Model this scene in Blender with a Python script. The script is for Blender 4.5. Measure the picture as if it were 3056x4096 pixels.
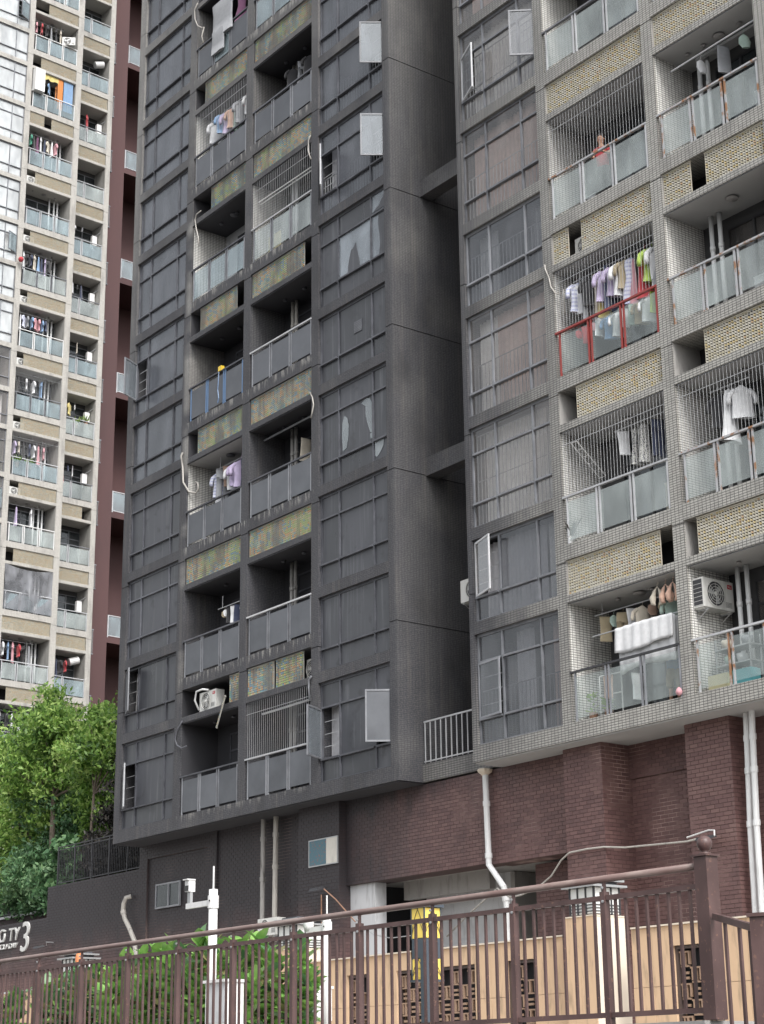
import bpy, math, random
import numpy as np
from mathutils import Vector, Matrix
random.seed(7); rng = np.random.default_rng(7)
R = math.radians
S = bpy.context.scene
for o in list(bpy.data.objects): bpy.data.objects.remove(o)

# ---------------------------------------------------------------- camera, sky, sun, exposure
cd = bpy.data.cameras.new('camera'); cam = bpy.data.objects.new('camera', cd); S.collection.objects.link(cam)
PITCH, YAW, ROLL = 0.312028, -0.920606, -0.011993
cy, sy, cp, sp = math.cos(YAW), math.sin(YAW), math.cos(PITCH), math.sin(PITCH)
fwd = Vector((sy*cp, cy*cp, sp)); rt = Vector((cy, -sy, 0)); up = rt.cross(fwd)
r_ = rt*math.cos(ROLL) + up*math.sin(ROLL); u_ = -rt*math.sin(ROLL) + up*math.cos(ROLL)
cam.matrix_world = Matrix(((r_.x, u_.x, -fwd.x, 35.5717), (r_.y, u_.y, -fwd.y, -27.4799), (r_.z, u_.z, -fwd.z, 1.6), (0, 0, 0, 1)))
cd.sensor_fit = 'HORIZONTAL'; cd.sensor_width = 36; cd.lens = 7110.235/3056*36; cd.clip_start = .1; cd.clip_end = 2000
S.camera = cam
SUN_EL, SUN_AZ = 48, 108          # azimuth measured clockwise from +Y
w = bpy.data.worlds.new('World'); S.world = w; w.use_nodes = True; nt = w.node_tree; nt.nodes.clear()
sky = nt.nodes.new('ShaderNodeTexSky'); sky.sky_type = 'NISHITA'; sky.sun_disc = False
sky.sun_elevation = R(SUN_EL); sky.sun_rotation = R(SUN_AZ); sky.air_density = 1.4; sky.dust_density = 4; sky.ozone_density = 1
hs = nt.nodes.new('ShaderNodeHueSaturation'); hs.inputs['Saturation'].default_value = .16; hs.inputs['Value'].default_value = 1.0
bg = nt.nodes.new('ShaderNodeBackground'); bg.inputs['Strength'].default_value = .15
ow = nt.nodes.new('ShaderNodeOutputWorld')
nt.links.new(sky.outputs[0], hs.inputs['Color']); nt.links.new(hs.outputs[0], bg.inputs['Color']); nt.links.new(bg.outputs[0], ow.inputs[0])
sl = bpy.data.lights.new('sun', 'SUN'); sl.energy = 1.5; sl.angle = R(20); sl.color = (1, .97, .93)
so = bpy.data.objects.new('sun', sl); S.collection.objects.link(so)
sd = Vector((math.sin(R(SUN_AZ))*math.cos(R(SUN_EL)), math.cos(R(SUN_AZ))*math.cos(R(SUN_EL)), math.sin(R(SUN_EL))))
so.rotation_euler = sd.to_track_quat('Z', 'Y').to_euler(); so.location = (20, -40, 60)
S.view_settings.view_transform = 'Standard'; S.view_settings.look = 'None'; S.view_settings.gamma = 1
S.view_settings.exposure = 0.78; S.view_settings.use_curve_mapping = False
S.render.engine = 'CYCLES'; S.cycles.max_bounces = 6; S.cycles.transparent_max_bounces = 12; S.cycles.diffuse_bounces = 3; S.cycles.glossy_bounces = 2
S.cycles.sample_clamp_indirect = 4; S.cycles.caustics_reflective = False; S.cycles.caustics_refractive = False
COL = S.collection

# ---------------------------------------------------------------- node helpers
class NV:
    """a scalar socket with arithmetic"""
    def __init__(s, nt, k): s.nt = nt; s.k = k
    def _m(s, op, *a, clamp=False):
        n = s.nt.nodes.new('ShaderNodeMath'); n.operation = op; n.use_clamp = clamp
        for i, v in enumerate(a):
            v = v.k if isinstance(v, NV) else v
            if isinstance(v, (int, float)): n.inputs[i].default_value = v
            else: s.nt.links.new(v, n.inputs[i])
        return NV(s.nt, n.outputs[0])
    def __add__(s, o): return s._m('ADD', s, o)
    __radd__ = __add__
    def __sub__(s, o): return s._m('SUBTRACT', s, o)
    def __rsub__(s, o): return s._m('SUBTRACT', o, s)
    def __mul__(s, o): return s._m('MULTIPLY', s, o)
    __rmul__ = __mul__
    def abs(s): return s._m('ABSOLUTE', s)
    def gt(s, o): return s._m('GREATER_THAN', s, o)
    def max(s, o): return s._m('MAXIMUM', s, o)
    def min(s, o): return s._m('MINIMUM', s, o)
    def pow(s, o): return s._m('POWER', s, o)
    def ss(s, a, b):
        n = s.nt.nodes.new('ShaderNodeMapRange'); n.interpolation_type = 'SMOOTHSTEP'
        s.nt.links.new(s.k, n.inputs[0]); n.inputs[1].default_value = a; n.inputs[2].default_value = b
        return NV(s.nt, n.outputs[0])
    def clamp(s): return s._m('ADD', s, 0., clamp=True)

class Mat:
    def __init__(s, name):
        s.m = bpy.data.materials.new(name); s.m.use_nodes = True; s.nt = s.m.node_tree
        s.b = s.nt.nodes['Principled BSDF']; s.out = s.nt.nodes['Material Output']
    def N(s, t, **kw):
        n = s.nt.nodes.new(t)
        for k, v in kw.items(): setattr(n, k, v)
        return n
    def L(s, a, b):
        a = a.k if isinstance(a, NV) else a
        s.nt.links.new(a, b)
    def set(s, k, v):
        if isinstance(v, (int, float)): s.b.inputs[k].default_value = v
        elif isinstance(v, (tuple, list)): s.b.inputs[k].default_value = (*v[:3], 1)
        else: s.L(v, s.b.inputs[k])
    def pos(s):
        g = s.N('ShaderNodeNewGeometry'); x = s.N('ShaderNodeSeparateXYZ'); s.L(g.outputs['Position'], x.inputs[0])
        return [NV(s.nt, x.outputs[i]) for i in range(3)]
    def noise(s, scale, detail=3, vec=None, rough=.55, out=0, dim=None):
        n = s.N('ShaderNodeTexNoise'); n.inputs['Scale'].default_value = scale; n.inputs['Detail'].default_value = detail; n.inputs['Roughness'].default_value = rough
        if vec is None:
            g = s.N('ShaderNodeNewGeometry'); vec = g.outputs['Position']
        s.L(vec, n.inputs['Vector'])
        return NV(s.nt, n.outputs[out])
    def svec(s, sx, sy_, sz):
        g = s.N('ShaderNodeNewGeometry'); m = s.N('ShaderNodeVectorMath', operation='MULTIPLY'); s.L(g.outputs['Position'], m.inputs[0]); m.inputs[1].default_value = (sx, sy_, sz)
        return m.outputs[0]
    def mix(s, f, a, b, mode='MIX'):
        n = s.N('ShaderNodeMix', data_type='RGBA', blend_type=mode)
        for sock, v in ((n.inputs[0], f), (n.inputs[6], a), (n.inputs[7], b)):
            if isinstance(v, (int, float)): sock.default_value = v
            elif isinstance(v, tuple): sock.default_value = (*v[:3], 1)
            else: s.L(v, sock)
        return n.outputs[2]
    def ramp(s, f, stops, const=False):
        n = s.N('ShaderNodeValToRGB'); cr = n.color_ramp
        if const: cr.interpolation = 'CONSTANT'
        while len(cr.elements) > 1: cr.elements.remove(cr.elements[-1])
        cr.elements[0].position = stops[0][0]; cr.elements[0].color = (*stops[0][1], 1)
        for p, c in stops[1:]:
            e = cr.elements.new(p); e.color = (*c, 1)
        s.L(f, n.inputs[0]); return n.outputs[0]
    def bump(s, h, strength=.3, dist=.02):
        n = s.N('ShaderNodeBump'); n.inputs['Strength'].default_value = strength; n.inputs['Distance'].default_value = dist
        s.L(h, n.inputs['Height']); s.L(n.outputs[0], s.b.inputs['Normal'])

def plain(name, col, rough=.6, metal=0., var=.12, nscale=6, dirt=0.):
    M = Mat(name); n = M.noise(nscale, 4)
    c = M.mix((n-.5).abs()*2*var+.0, col, tuple(v*.55 for v in col))
    if dirt:
        d = M.noise(2.2, 5, vec=M.svec(3, 3, .7)).ss(.5, .72)*dirt
        c = M.mix(d, c, (.06, .055, .05))
    M.set('Base Color', c); M.set('Roughness', rough); M.set('Metallic', metal); M.bump(M.noise(nscale*5, 3), .12, .01)
    return M.m

SOOT = (.036, .038, .049); SOOT_D = (.016, .017, .021)
def soot_field(M, kind):
    x, y, z = M.pos()
    n1 = M.noise(.35, 5); n2 = M.noise(1.6, 5, vec=M.svec(1.5, 1.5, .35))
    n0 = M.noise(.16, 3); j = (n1-.5)*1.1 + (n2-.5)*.7 + (n0-.5)*.8
    if kind == 'burnt':      # charred tower: a little thinner towards the top and its far edge
        s = 1.06 - z.ss(24, 44)*.40 - (n1-.5).max(0.)*.9 - x.ss(-13.6, -15.2)*z.ss(15, 34)*.35 + j*.16 - x.ss(-.25, -.02)*z.ss(7, 14)*.10
        zf = z._m('FLOORED_MODULO', z-9.37, 4.2); edge = zf.ss(3.88, 4.12)*x.ss(-11.2, -10.7)*x.ss(-3.5, -3.95)
        st = M.noise(3.2, 4, vec=M.svec(2.6, 1, .35)).ss(.50, .60)
        jam = (x._m('PINGPONG', x+10.98, 3.62).ss(.32, .10))*x.ss(-11.3, -10.9)*x.ss(-6.8, -7.3)*z.ss(11.5, 16)*z.ss(34, 28)*M.noise(.55, 3, vec=M.svec(.2, .2, 1)).ss(.45, .58)
        s = s - edge*st*.55*z.ss(9.0, 9.6) - jam*.6
    elif kind == 'wing':     # neighbouring wing: heavy at its corner by the gap, gone by the second balcony
        s = (x*-1+8.2+j*2.6).ss(0., 6.2)*.86*(1-z.ss(18, 32)*.35)*(1-z.ss(11.6, 9.0)*.45) + x.ss(7.6, 6.2)*.12 + .07 + (n2-.5)*.10
    else:                    # podium
        s = (x*-1+1.4+j*4).ss(-2, 6)*((z+j*1.2).ss(4.2, 7.0)*.95+.14) + (z+j).ss(8.1, 9.2)*.5*x.ss(8, 2) + (n2-.56).max(0.)*.8 + x.ss(-13, -17)*z.ss(7.8,5.5)*-.25
    return s.clamp(), n1, n2

def tile(name, kind=None, col=(.50, .485, .45), col2=(.40, .385, .36), mortar=(.17, .165, .16), bw=.1, bh=.05, off=0., fade=.0, rough=.45, ms=.006, k=1.):
    """small glazed facade tiles laid by object coordinates, with soot over them"""
    M = Mat(name)
    tc = M.N('ShaderNodeTexCoord'); sx = M.N('ShaderNodeSeparateXYZ'); M.L(tc.outputs['Object'], sx.inputs[0])
    sn = M.N('ShaderNodeSeparateXYZ'); M.L(tc.outputs['Normal'], sn.inputs[0])
    x, y, z = [NV(M.nt, sx.outputs[i]) for i in range(3)]; nx, nz = NV(M.nt, sn.outputs[0]).abs().gt(.5), NV(M.nt, sn.outputs[2]).abs().gt(.5)
    u = x*(1-nx)+y*nx; v = z*(1-nz)+y*nz
    cv = M.N('ShaderNodeCombineXYZ'); M.L(u, cv.inputs[0]); M.L(v, cv.inputs[1])
    b = M.N('ShaderNodeTexBrick', offset=off, offset_frequency=2, squash=1.0)
    M.L(cv.outputs[0], b.inputs['Vector']); b.inputs['Scale'].default_value = 1
    b.inputs['Brick Width'].default_value = bw; b.inputs['Row Height'].default_value = bh; b.inputs['Mortar Size'].default_value = ms; b.inputs['Mortar Smooth'].default_value = .2
    b.inputs['Color1'].default_value = (*col, 1); b.inputs['Color2'].default_value = (*col2, 1); b.inputs['Mortar'].default_value = (*mortar, 1); b.inputs['Bias'].default_value = -.2
    c = b.outputs['Color']
    g = M.noise(.9, 5, vec=M.svec(2.2, 2.2, .5)).ss(.47, .75)
    c = M.mix(g*.5, c, (.13, .125, .12))
    if kind:
        s, n1, n2 = soot_field(M, kind)
        st = M.mix(n2, SOOT_D, tuple(1.5*v for v in SOOT))
        st = M.mix(.28*k, st, b.outputs['Color'], 'MULTIPLY') if False else st
        mort = NV(M.nt, b.outputs['Fac'])
        tv = M.noise(21, 1).ss(.35, .65); st = M.mix(tv*.42, st, (.125, .12, .124)); dr = M.noise(1.1, 5, vec=M.svec(4, 4, .22)).ss(.52, .70); st = M.mix(dr*.45, st, (.125, .115, .11)); dk = M.noise(.7, 4, vec=M.svec(1, 1, .6)).ss(.5, .72); st = M.mix(dk*.6, st, (.016, .016, .02)); st = M.mix(mort*.6, st, (.016, .016, .02))
        c = M.mix(s*.965*k, c, st)
        M.set('Roughness', s*.22+rough)
    else: M.set('Roughness', rough)
    M.set('Base Color', c)
    M.bump(NV(M.nt, b.outputs['Fac'])*-1, .35, .006)
    return M.m

def soft(name, c1, c2, kind=None, rough=.5, nscale=.8, spec=.5, stretch=(1, 1, 1)):
    M = Mat(name); n = M.noise(nscale, 6, vec=M.svec(*stretch)); n3 = M.noise(14, 3)
    oi = M.N('ShaderNodeObjectInfo'); rn = NV(M.nt, oi.outputs['Random'])
    f = ((n-.5)*1.7+.5+(rn-.5)*.7+(n3-.5)*.15).clamp()
    c = M.mix(f, c1, c2)
    if kind:
        s, a, b_ = soot_field(M, kind); c = M.mix(s, c, M.mix(b_, SOOT_D, SOOT))
    M.set('Base Color', c); M.set('Roughness', n*.25+(rough-.12)); M.set('Specular IOR Level', spec); M.bump(n3, .04, .004)
    return M.m

def glass(name, tint, film, clear, rough=.05, streak=.4, filmvar=.5):
    """window or railing glass: see-through share `clear`, the rest a film of colour `film` (dirt and frosting; on some panes painted reflection), plus a glossy coat"""
    M = Mat(name); M.nt.nodes.remove(M.b)
    tr = M.N('ShaderNodeBsdfTransparent'); tint = tuple(v**.5 for v in tint); clear = clear**.5; tr.inputs[0].default_value = (*tint, 1)
    df = M.N('ShaderNodeBsdfDiffuse'); gl = M.N('ShaderNodeBsdfGlossy'); gl.inputs['Roughness'].default_value = rough; gl.inputs['Color'].default_value = (.9, .93, .96, 1)
    n = M.noise(.9, 2, vec=M.svec(1.6, 1.6, .7)); oi = M.N('ShaderNodeObjectInfo'); rn = NV(M.nt, oi.outputs['Random'])
    fc = M.mix(((n-.5)*1.6+.5+(rn-.5)*.4).clamp(), tuple(v*(1-filmvar) for v in film), film); M.L(fc, df.inputs[0])
    a = M.N('ShaderNodeMixShader'); M.L((n.ss(.3, .8)*streak*-1+(1-0.)+0.)*clear, a.inputs[0]); M.L(df.outputs[0], a.inputs[1]); M.L(tr.outputs[0], a.inputs[2])
    fr = M.N('ShaderNodeFresnel'); fr.inputs[0].default_value = 1.5
    bk = M.N('ShaderNodeNewGeometry'); b = M.N('ShaderNodeMixShader'); M.L((NV(M.nt, fr.outputs[0])*1.5*(1-NV(M.nt, bk.outputs['Backfacing']))).clamp(), b.inputs[0]); M.L(a.outputs[0], b.inputs[1]); M.L(gl.outputs[0], b.inputs[2])
    M.L(b.outputs[0], M.out.inputs[0]); return M.m

def leafmat(name, stops, rough=.45, trans=.25, nscale=.6):
    M = Mat(name); g = M.N('ShaderNodeNewGeometry'); rn = NV(M.nt, g.outputs['Random Per Island']); n = M.noise(nscale, 3)
    c = M.ramp((rn*.65+(n-.5)*1.1+.18).clamp(), stops); M.set('Base Color', c); M.set('Roughness', rough)
    t = M.N('ShaderNodeBsdfTranslucent'); M.L(c, t.inputs[0]); mx = M.N('ShaderNodeMixShader'); mx.inputs[0].default_value = trans
    M.L(M.b.outputs[0], mx.inputs[1]); M.L(t.outputs[0], mx.inputs[2]); M.L(mx.outputs[0], M.out.inputs[0]); return M.m

def cloth(name, col, pat=None):
    M = Mat(name); n = M.noise(9, 3); c = M.mix(n.ss(.35, .7)*.25, col, tuple(v*.55 for v in col))
    if pat == 'dots': c = M.mix(M.noise(38, 1).ss(.52, .56), c, (.08, .08, .1))
    if pat == 'stripe':
        x, y, z = M.pos(); wv = (z*60)._m('SINE', z*60).gt(.3); c = M.mix(wv*.6, c, (.25, .28, .5))
    M.set('Base Color', c); M.set('Roughness', .85); M.set('Sheen Weight', .2); return M.m

# ---------------------------------------------------------------- materials
m = {}
m['tile_b'] = tile('charred_tile', 'burnt')
m['tile_w'] = tile('smoke_stained_tile', 'wing', (.46, .45, .42), (.36, .35, .325), (.09, .088, .085), bw=.115, bh=.058, ms=.009)
m['tile_w_light'] = tile('pale_tile_with_side_light', None, (.76, .755, .73), (.66, .65, .62), (.15, .145, .14), .115, .058, ms=.008)  # clean inner-wall tile, paler still: light from the right put into the colour
m['tile_l'] = tile('grey_beige_tile', None, (.50, .485, .45), (.42, .40, .37), (.22, .21, .2), bw=.1, bh=.05)
m['tile_l_light'] = tile('pale_inner_tile', None, (.42, .41, .39), (.38, .37, .35), (.2, .2, .19))
m['soot_wall'] = soft('soot_wall', (.022, .022, .026), (.052, .052, .06), rough=.8)
m['soot_soffit'] = soft('soot_soffit', (.02, .02, .024), (.045, .045, .052), rough=.75)
m['soffit_w'] = soft('grey_plaster_soffit', (.33, .33, .335), (.43, .43, .43), rough=.8)
m['soffit_l'] = soft('pale_plaster_soffit', (.46, .45, .43), (.58, .56, .53), rough=.8)
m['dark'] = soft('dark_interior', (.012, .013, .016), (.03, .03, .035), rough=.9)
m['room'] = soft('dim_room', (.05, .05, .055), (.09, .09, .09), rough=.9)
M_ = Mat('sooty_glass'); n_ = M_.noise(.9, 5, vec=M_.svec(1.2, 1.2, .45)); r_n = NV(M_.nt, M_.N('ShaderNodeObjectInfo').outputs['Random']); d_n = M_.noise(1.5, 5, vec=M_.svec(5, 5, .25)).ss(.52, .72)
c_ = M_.mix(((n_-.5)*1.5+.45+(r_n-.5)*.8).clamp(), (.026, .028, .034), (.080, .084, .098)); c_ = M_.mix(d_n*.5, c_, (.14, .145, .16)); M_.set('Base Color', M_.mix(M_.noise(2.2, 4).ss(.56, .7)*.5, c_, (.018, .018, .022)))
M_.set('Roughness', (n_*.5+r_n*.25+.05).clamp()); M_.set('Specular IOR Level', .65); m['soot_glass'] = M_.m
m['soot_glass_thin'] = glass('thinly_sooted_glass', (.7, .72, .78), (.13, .135, .155), .42, .25, .7)
m['soot_rail'] = soft('sooty_railing_glass', (.060, .065, .076), (.115, .123, .14), rough=.38, nscale=1.4)
m['wiped'] = glass('wiped_glass', (.8, .88, .92), (.42, .46, .48), .35, .05, .5)
m['soot_metal'] = soft('sooty_metal', (.04, .042, .05), (.12, .125, .145), rough=.5, nscale=3)
m['metal_d'] = soft('grey_blue_metal', (.12, .125, .14), (.26, .27, .295), rough=.4, nscale=2.5)
m['metal_l'] = soft('pale_metal', (.35, .36, .38), (.55, .56, .58), rough=.35, nscale=3)
M_ = Mat('rusty_metal'); f_ = M_.noise(5, 5, vec=M_.svec(1, 1, .6)).ss(.5, .6)
M_.set('Base Color', M_.mix(f_, (.40, .41, .43), (.28, .14, .07))); M_.set('Roughness', .55); m['rusty'] = M_.m
m['red_metal'] = plain('red_painted_metal', (.28, .045, .04), .45, 0, .2, 4)
m['black_metal'] = plain('black_metal', (.035, .035, .04), .45)
m['white_metal'] = plain('white_metal', (.72, .72, .72), .4, 0, .08, 4, .15)
M_ = Mat('brown_painted_metal'); f_ = M_.noise(3, 5, vec=M_.svec(1, 1, .5)); f2_ = M_.noise(26, 4).ss(.62, .68)
M_.set('Base Color', M_.mix(f2_*.7, M_.mix(f_.ss(.35, .7), (.075, .042, .040), (.125, .074, .07)), (.20, .11, .08))); M_.set('Roughness', f_*.4+.25); M_.bump(M_.noise(60, 3), .1, .002); m['fence'] = M_.m
M_ = Mat('weathered_handrail'); f_ = M_.noise(9, 6, vec=M_.svec(.25, 1, 1)).ss(.35, .75)
M_.set('Base Color', M_.mix(f_, (.17, .11, .10), (.28, .22, .20))); M_.set('Roughness', .4); m['handrail'] = M_.m
m['blue_metal'] = plain('blue_film_metal', (.12, .20, .34), .5, 0, .4, 5, .3)
m['rail_w'] = glass('frosted_green_glass', (.92, .95, .95), (.56, .62, .61), .66, .06, .3, .2)
m['rail_c'] = glass('clear_green_glass', (.90, .94, .93), (.50, .56, .55), .84, .04, .2, .2)
m['rail_t'] = glass('teal_railing_glass', (.85, .93, .95), (.42, .52, .56), .62, .05, .3, .3)
m['pane_w'] = glass('dusty_pane', (.93, .92, .91), (.29, .265, .25), .80, .08, .25, .3)
m['pane_h'] = glass('greyed_pane', (.85, .86, .88), (.16, .165, .18), .62, .1, .3, .4)
m['pane_l'] = glass('sky_reflection_pane', (.95, .97, .98), (.85, .88, .90), .45, .03, .3, .12)  # white sky reflection of the upper panes put into the film colour
m['door_glass'] = glass('balcony_door_glass', (.5, .55, .58), (.10, .115, .125), .6, .05, .3)
m['curtain_p'] = cloth('faded_pink_curtain', (.60, .46, .42)); m['curtain_w'] = cloth('white_curtain', (.80, .80, .80)); m['curtain_g'] = cloth('grey_curtain', (.55, .55, .58))
m['pvc'] = plain('white_pvc_pipe', (.70, .71, .72), .35, 0, .15, 2, .25); m['pvc_d'] = plain('sooty_pvc_pipe', (.30, .29, .28), .5, 0, .5, 2, .7)
m['pvc_m'] = plain('grimy_pvc_pipe', (.42, .40, .37), .45, 0, .3, 2, .5)
m['ac'] = plain('ac_casing', (.62, .62, .60), .4, 0, .12, 3, .25); m['ac_d'] = plain('ac_fan_dark', (.035, .035, .04), .5)
m['red_badge'] = plain('red_badge', (.42, .03, .04), .4); m['white_print'] = plain('white_print', (.8, .8, .8), .5)
m['lamp_disc'] = plain('lamp_cover', (.33, .32, .32), .5)
m['leaf'] = leafmat('green_leaf', [(0, (.02, .05, .018)), (.25, (.09, .19, .04)), (.5, (.23, .40, .08)), (1, (.52, .66, .22))], trans=.35)  # ramp runs from the crown's shadow tone to its highlight, scattered over leaves
m['leaf_b'] = leafmat('bluish_leaf', [(0, (.025, .065, .03)), (.5, (.09, .20, .085)), (1, (.26, .40, .20))])
m['leaf_d'] = leafmat('scorched_leaf', [(0, (.012, .012, .012)), (.5, (.035, .032, .03)), (.8, (.07, .062, .052)), (1, (.12, .10, .08))], trans=.1)
m['leaf_f'] = leafmat('broad_leaf', [(0, (.06, .16, .035)), (.45, (.16, .34, .08)), (1, (.40, .58, .18))], rough=.28, nscale=4)
m['leaf_y'] = leafmat('yellowing_leaf', [(0, (.10, .12, .05)), (1, (.38, .33, .16))], rough=.4)
m['bark'] = plain('bark', (.12, .095, .075), .9, 0, .6, 12)
m['soil'] = plain('soil', (.06, .05, .04), .95, 0, .5, 2)
m['asphalt'] = plain('asphalt', (.05, .05, .052), .9, 0, .3, 8); m['paving'] = plain('paving', (.42, .40, .37), .85, 0, .3, 1)
m['concrete'] = plain('concrete', (.34, .33, .32), .85, 0, .3, 1.2, .3); m['concrete_w'] = plain('white_plaster', (.55, .56, .58), .8, 0, .25, .9, .25)
m['beige'] = plain('beige_render', (.60, .42, .275), .75, 0, .3, .7, .4); m['beige_cap'] = plain('pale_stone_cap', (.68, .60, .5), .7)
m['lattice'] = plain('tan_lattice', (.30, .20, .14), .6, 0, .3, 4); m['lattice_frame'] = plain('dark_lattice_frame', (.075, .055, .05), .5)
m['brown'] = soft('red_brown_render', (.062, .032, .034), (.10, .052, .052), rough=.8, nscale=.4, stretch=(1, 1, .4))
def brickmat(name, soot):
    M = Mat(name); g = M.N('ShaderNodeNewGeometry'); rn = NV(M.nt, g.outputs['Random Per Island']); oi = M.N('ShaderNodeObjectInfo')
    c = M.ramp((rn*.5+NV(M.nt, oi.outputs['Random'])*.3+(M.noise(.6, 4)-.5)*.9+.1).clamp(), [(0, (.095, .052, .052)), (.5, (.145, .080, .077)), (1, (.20, .12, .11))])
    s, a, b_ = soot_field(M, 'podium'); c = M.mix(s*.95, c, M.mix(b_, SOOT_D, (.036, .034, .039)))
    M.set('Base Color', c); M.set('Roughness', .55); M.bump(M.noise(30, 3), .25, .01); return M.m
m['brick'] = brickmat('brown_brick', True)
M_ = Mat('brick_mortar'); s_, a_, b_ = soot_field(M_, 'podium'); e_ = M_.noise(.55, 4, vec=M_.svec(1, 1, .6)).ss(.54, .72)
M_.set('Base Color', M_.mix(s_*.7, M_.mix(e_, (.10, .06, .055), (.60, .44, .40)), (.03, .03, .034))); M_.set('Roughness', .9); m['mortar'] = M_.m
m['lens'] = plain('lens_black', (.02, .02, .022), .2); m['galv'] = plain('galvanised', (.45, .46, .47), .35, .6)
m['rust_pipe'] = plain('copper_brown_pipe', (.32, .18, .12), .5, 0, .4, 5, .2)
m['lamp_y'] = plain('yellow_lamp_panel', (.80, .60, .13), .35, 0, .08, 3); m['lamp_w'] = plain('white_lamp_panel', (.72, .73, .72), .4, 0, .06, 3); m['lamp_g'] = plain('lamp_blue_grey', (.055, .07, .09), .45)
m['lamp_lat'] = plain('lamp_fretwork', (.10, .085, .06), .5)
m['skin'] = plain('skin', (.50, .29, .20), .55, 0, .1); m['hair'] = plain('hair', (.02, .016, .014), .5); m['cream'] = plain('cream_board', (.62, .56, .36), .7)
m['netcloth'] = glass('grey_dust_sheet', (.85, .86, .88), (.36, .37, .40), .38, .5, .6, .45)
m['hedge_white'] = plain('letter_metal', (.62, .62, .61), .35, .1, .1, 4)
m['board_b'] = Mat('board_blue'); _x = m['board_b']
_x.set('Base Color', _x.mix(_x.noise(14, 4).ss(.52, .62), (.07, .15, .19), _x.mix(_x.noise(30, 2).ss(.5, .6), (.10, .16, .17), (.30, .07, .07)))); _x.set('Roughness', .5); m['board_b'] = _x.m
m['board_w'] = plain('board_white', (.60, .58, .53), .6, 0, .35, 5, .2)
def screenmat(name, stops, wav):
    M = Mat(name); g = M.N('ShaderNodeNewGeometry'); rn = NV(M.nt, g.outputs['Random Per Island'])
    x, y, z = M.pos(); n = M.noise(.9, 2, vec=M.svec(1.3, 1.3, .55))
    c = M.ramp((rn*(1-wav)+(n*1.9-.45)*wav).clamp(), stops, True)
    if name.startswith('rainbow'): c = M.mix(M.noise(1.7, 5, vec=M.svec(1.6, 1, .5)).ss(.40, .64)*.85, c, (.07, .065, .065))
    M.set('Base Color', c); M.set('Roughness', .5); return M.m
m['slat_b'] = screenmat('rainbow_louvre', [(0, (.10, .22, .32)), (.24, (.26, .34, .12)), (.40, (.40, .36, .24)), (.47, (.46, .24, .09)), (.54, (.10, .24, .34)), (.62, (.38, .37, .26)), (.70, (.12, .30, .28)), (.80, (.42, .40, .12)), (.90, (.44, .16, .09)), (.96, (.12, .22, .34))], .68)
m['slat_w'] = screenmat('yellow_white_louvre', [(0, (.36, .33, .24)), (.30, (.42, .40, .34)), (.55, (.40, .32, .16)), (.68, (.40, .38, .33)), (.9, (.36, .25, .15)), (.95, (.20, .20, .19))], .1)
m['slat_l'] = screenmat('olive_louvre', [(0, (.40, .36, .27)), (.3, (.44, .40, .32)), (.55, (.42, .33, .22)), (.75, (.33, .35, .31)), (.9, (.46, .42, .33))], .35)
m['fin_b'] = soft('dusty_fin', (.18, .18, .17), (.34, .33, .30), rough=.6, nscale=3); m['fin_w'] = soft('cream_fin', (.42, .39, .32), (.52, .48, .4), rough=.5); m['fin_l'] = soft('olive_fin', (.34, .31, .25), (.42, .39, .32), rough=.6)
CL = {}
for n_, c_ in dict(white=(.68, .69, .71), cream=(.55, .50, .42), yellow=(.62, .52, .20), pink=(.58, .30, .34), red=(.42, .04, .05), blue=(.20, .32, .50), navy=(.035, .045, .09), black=(.022, .022, .026),
                   grey=(.25, .26, .28), lavender=(.47, .40, .58), green=(.06, .30, .20), brown=(.30, .20, .15), khaki=(.36, .30, .20), peach=(.55, .36, .28), purple=(.16, .06, .13), orange=(.6, .22, .06), mint=(.40, .52, .46), lime=(.36, .5, .1)).items():
    CL[n_] = cloth(n_+'_cloth', c_)
CL['patterned'] = cloth('patterned_cloth', (.5, .5, .47), 'dots'); CL['striped'] = cloth('striped_cloth', (.62, .64, .74), 'stripe')

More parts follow.
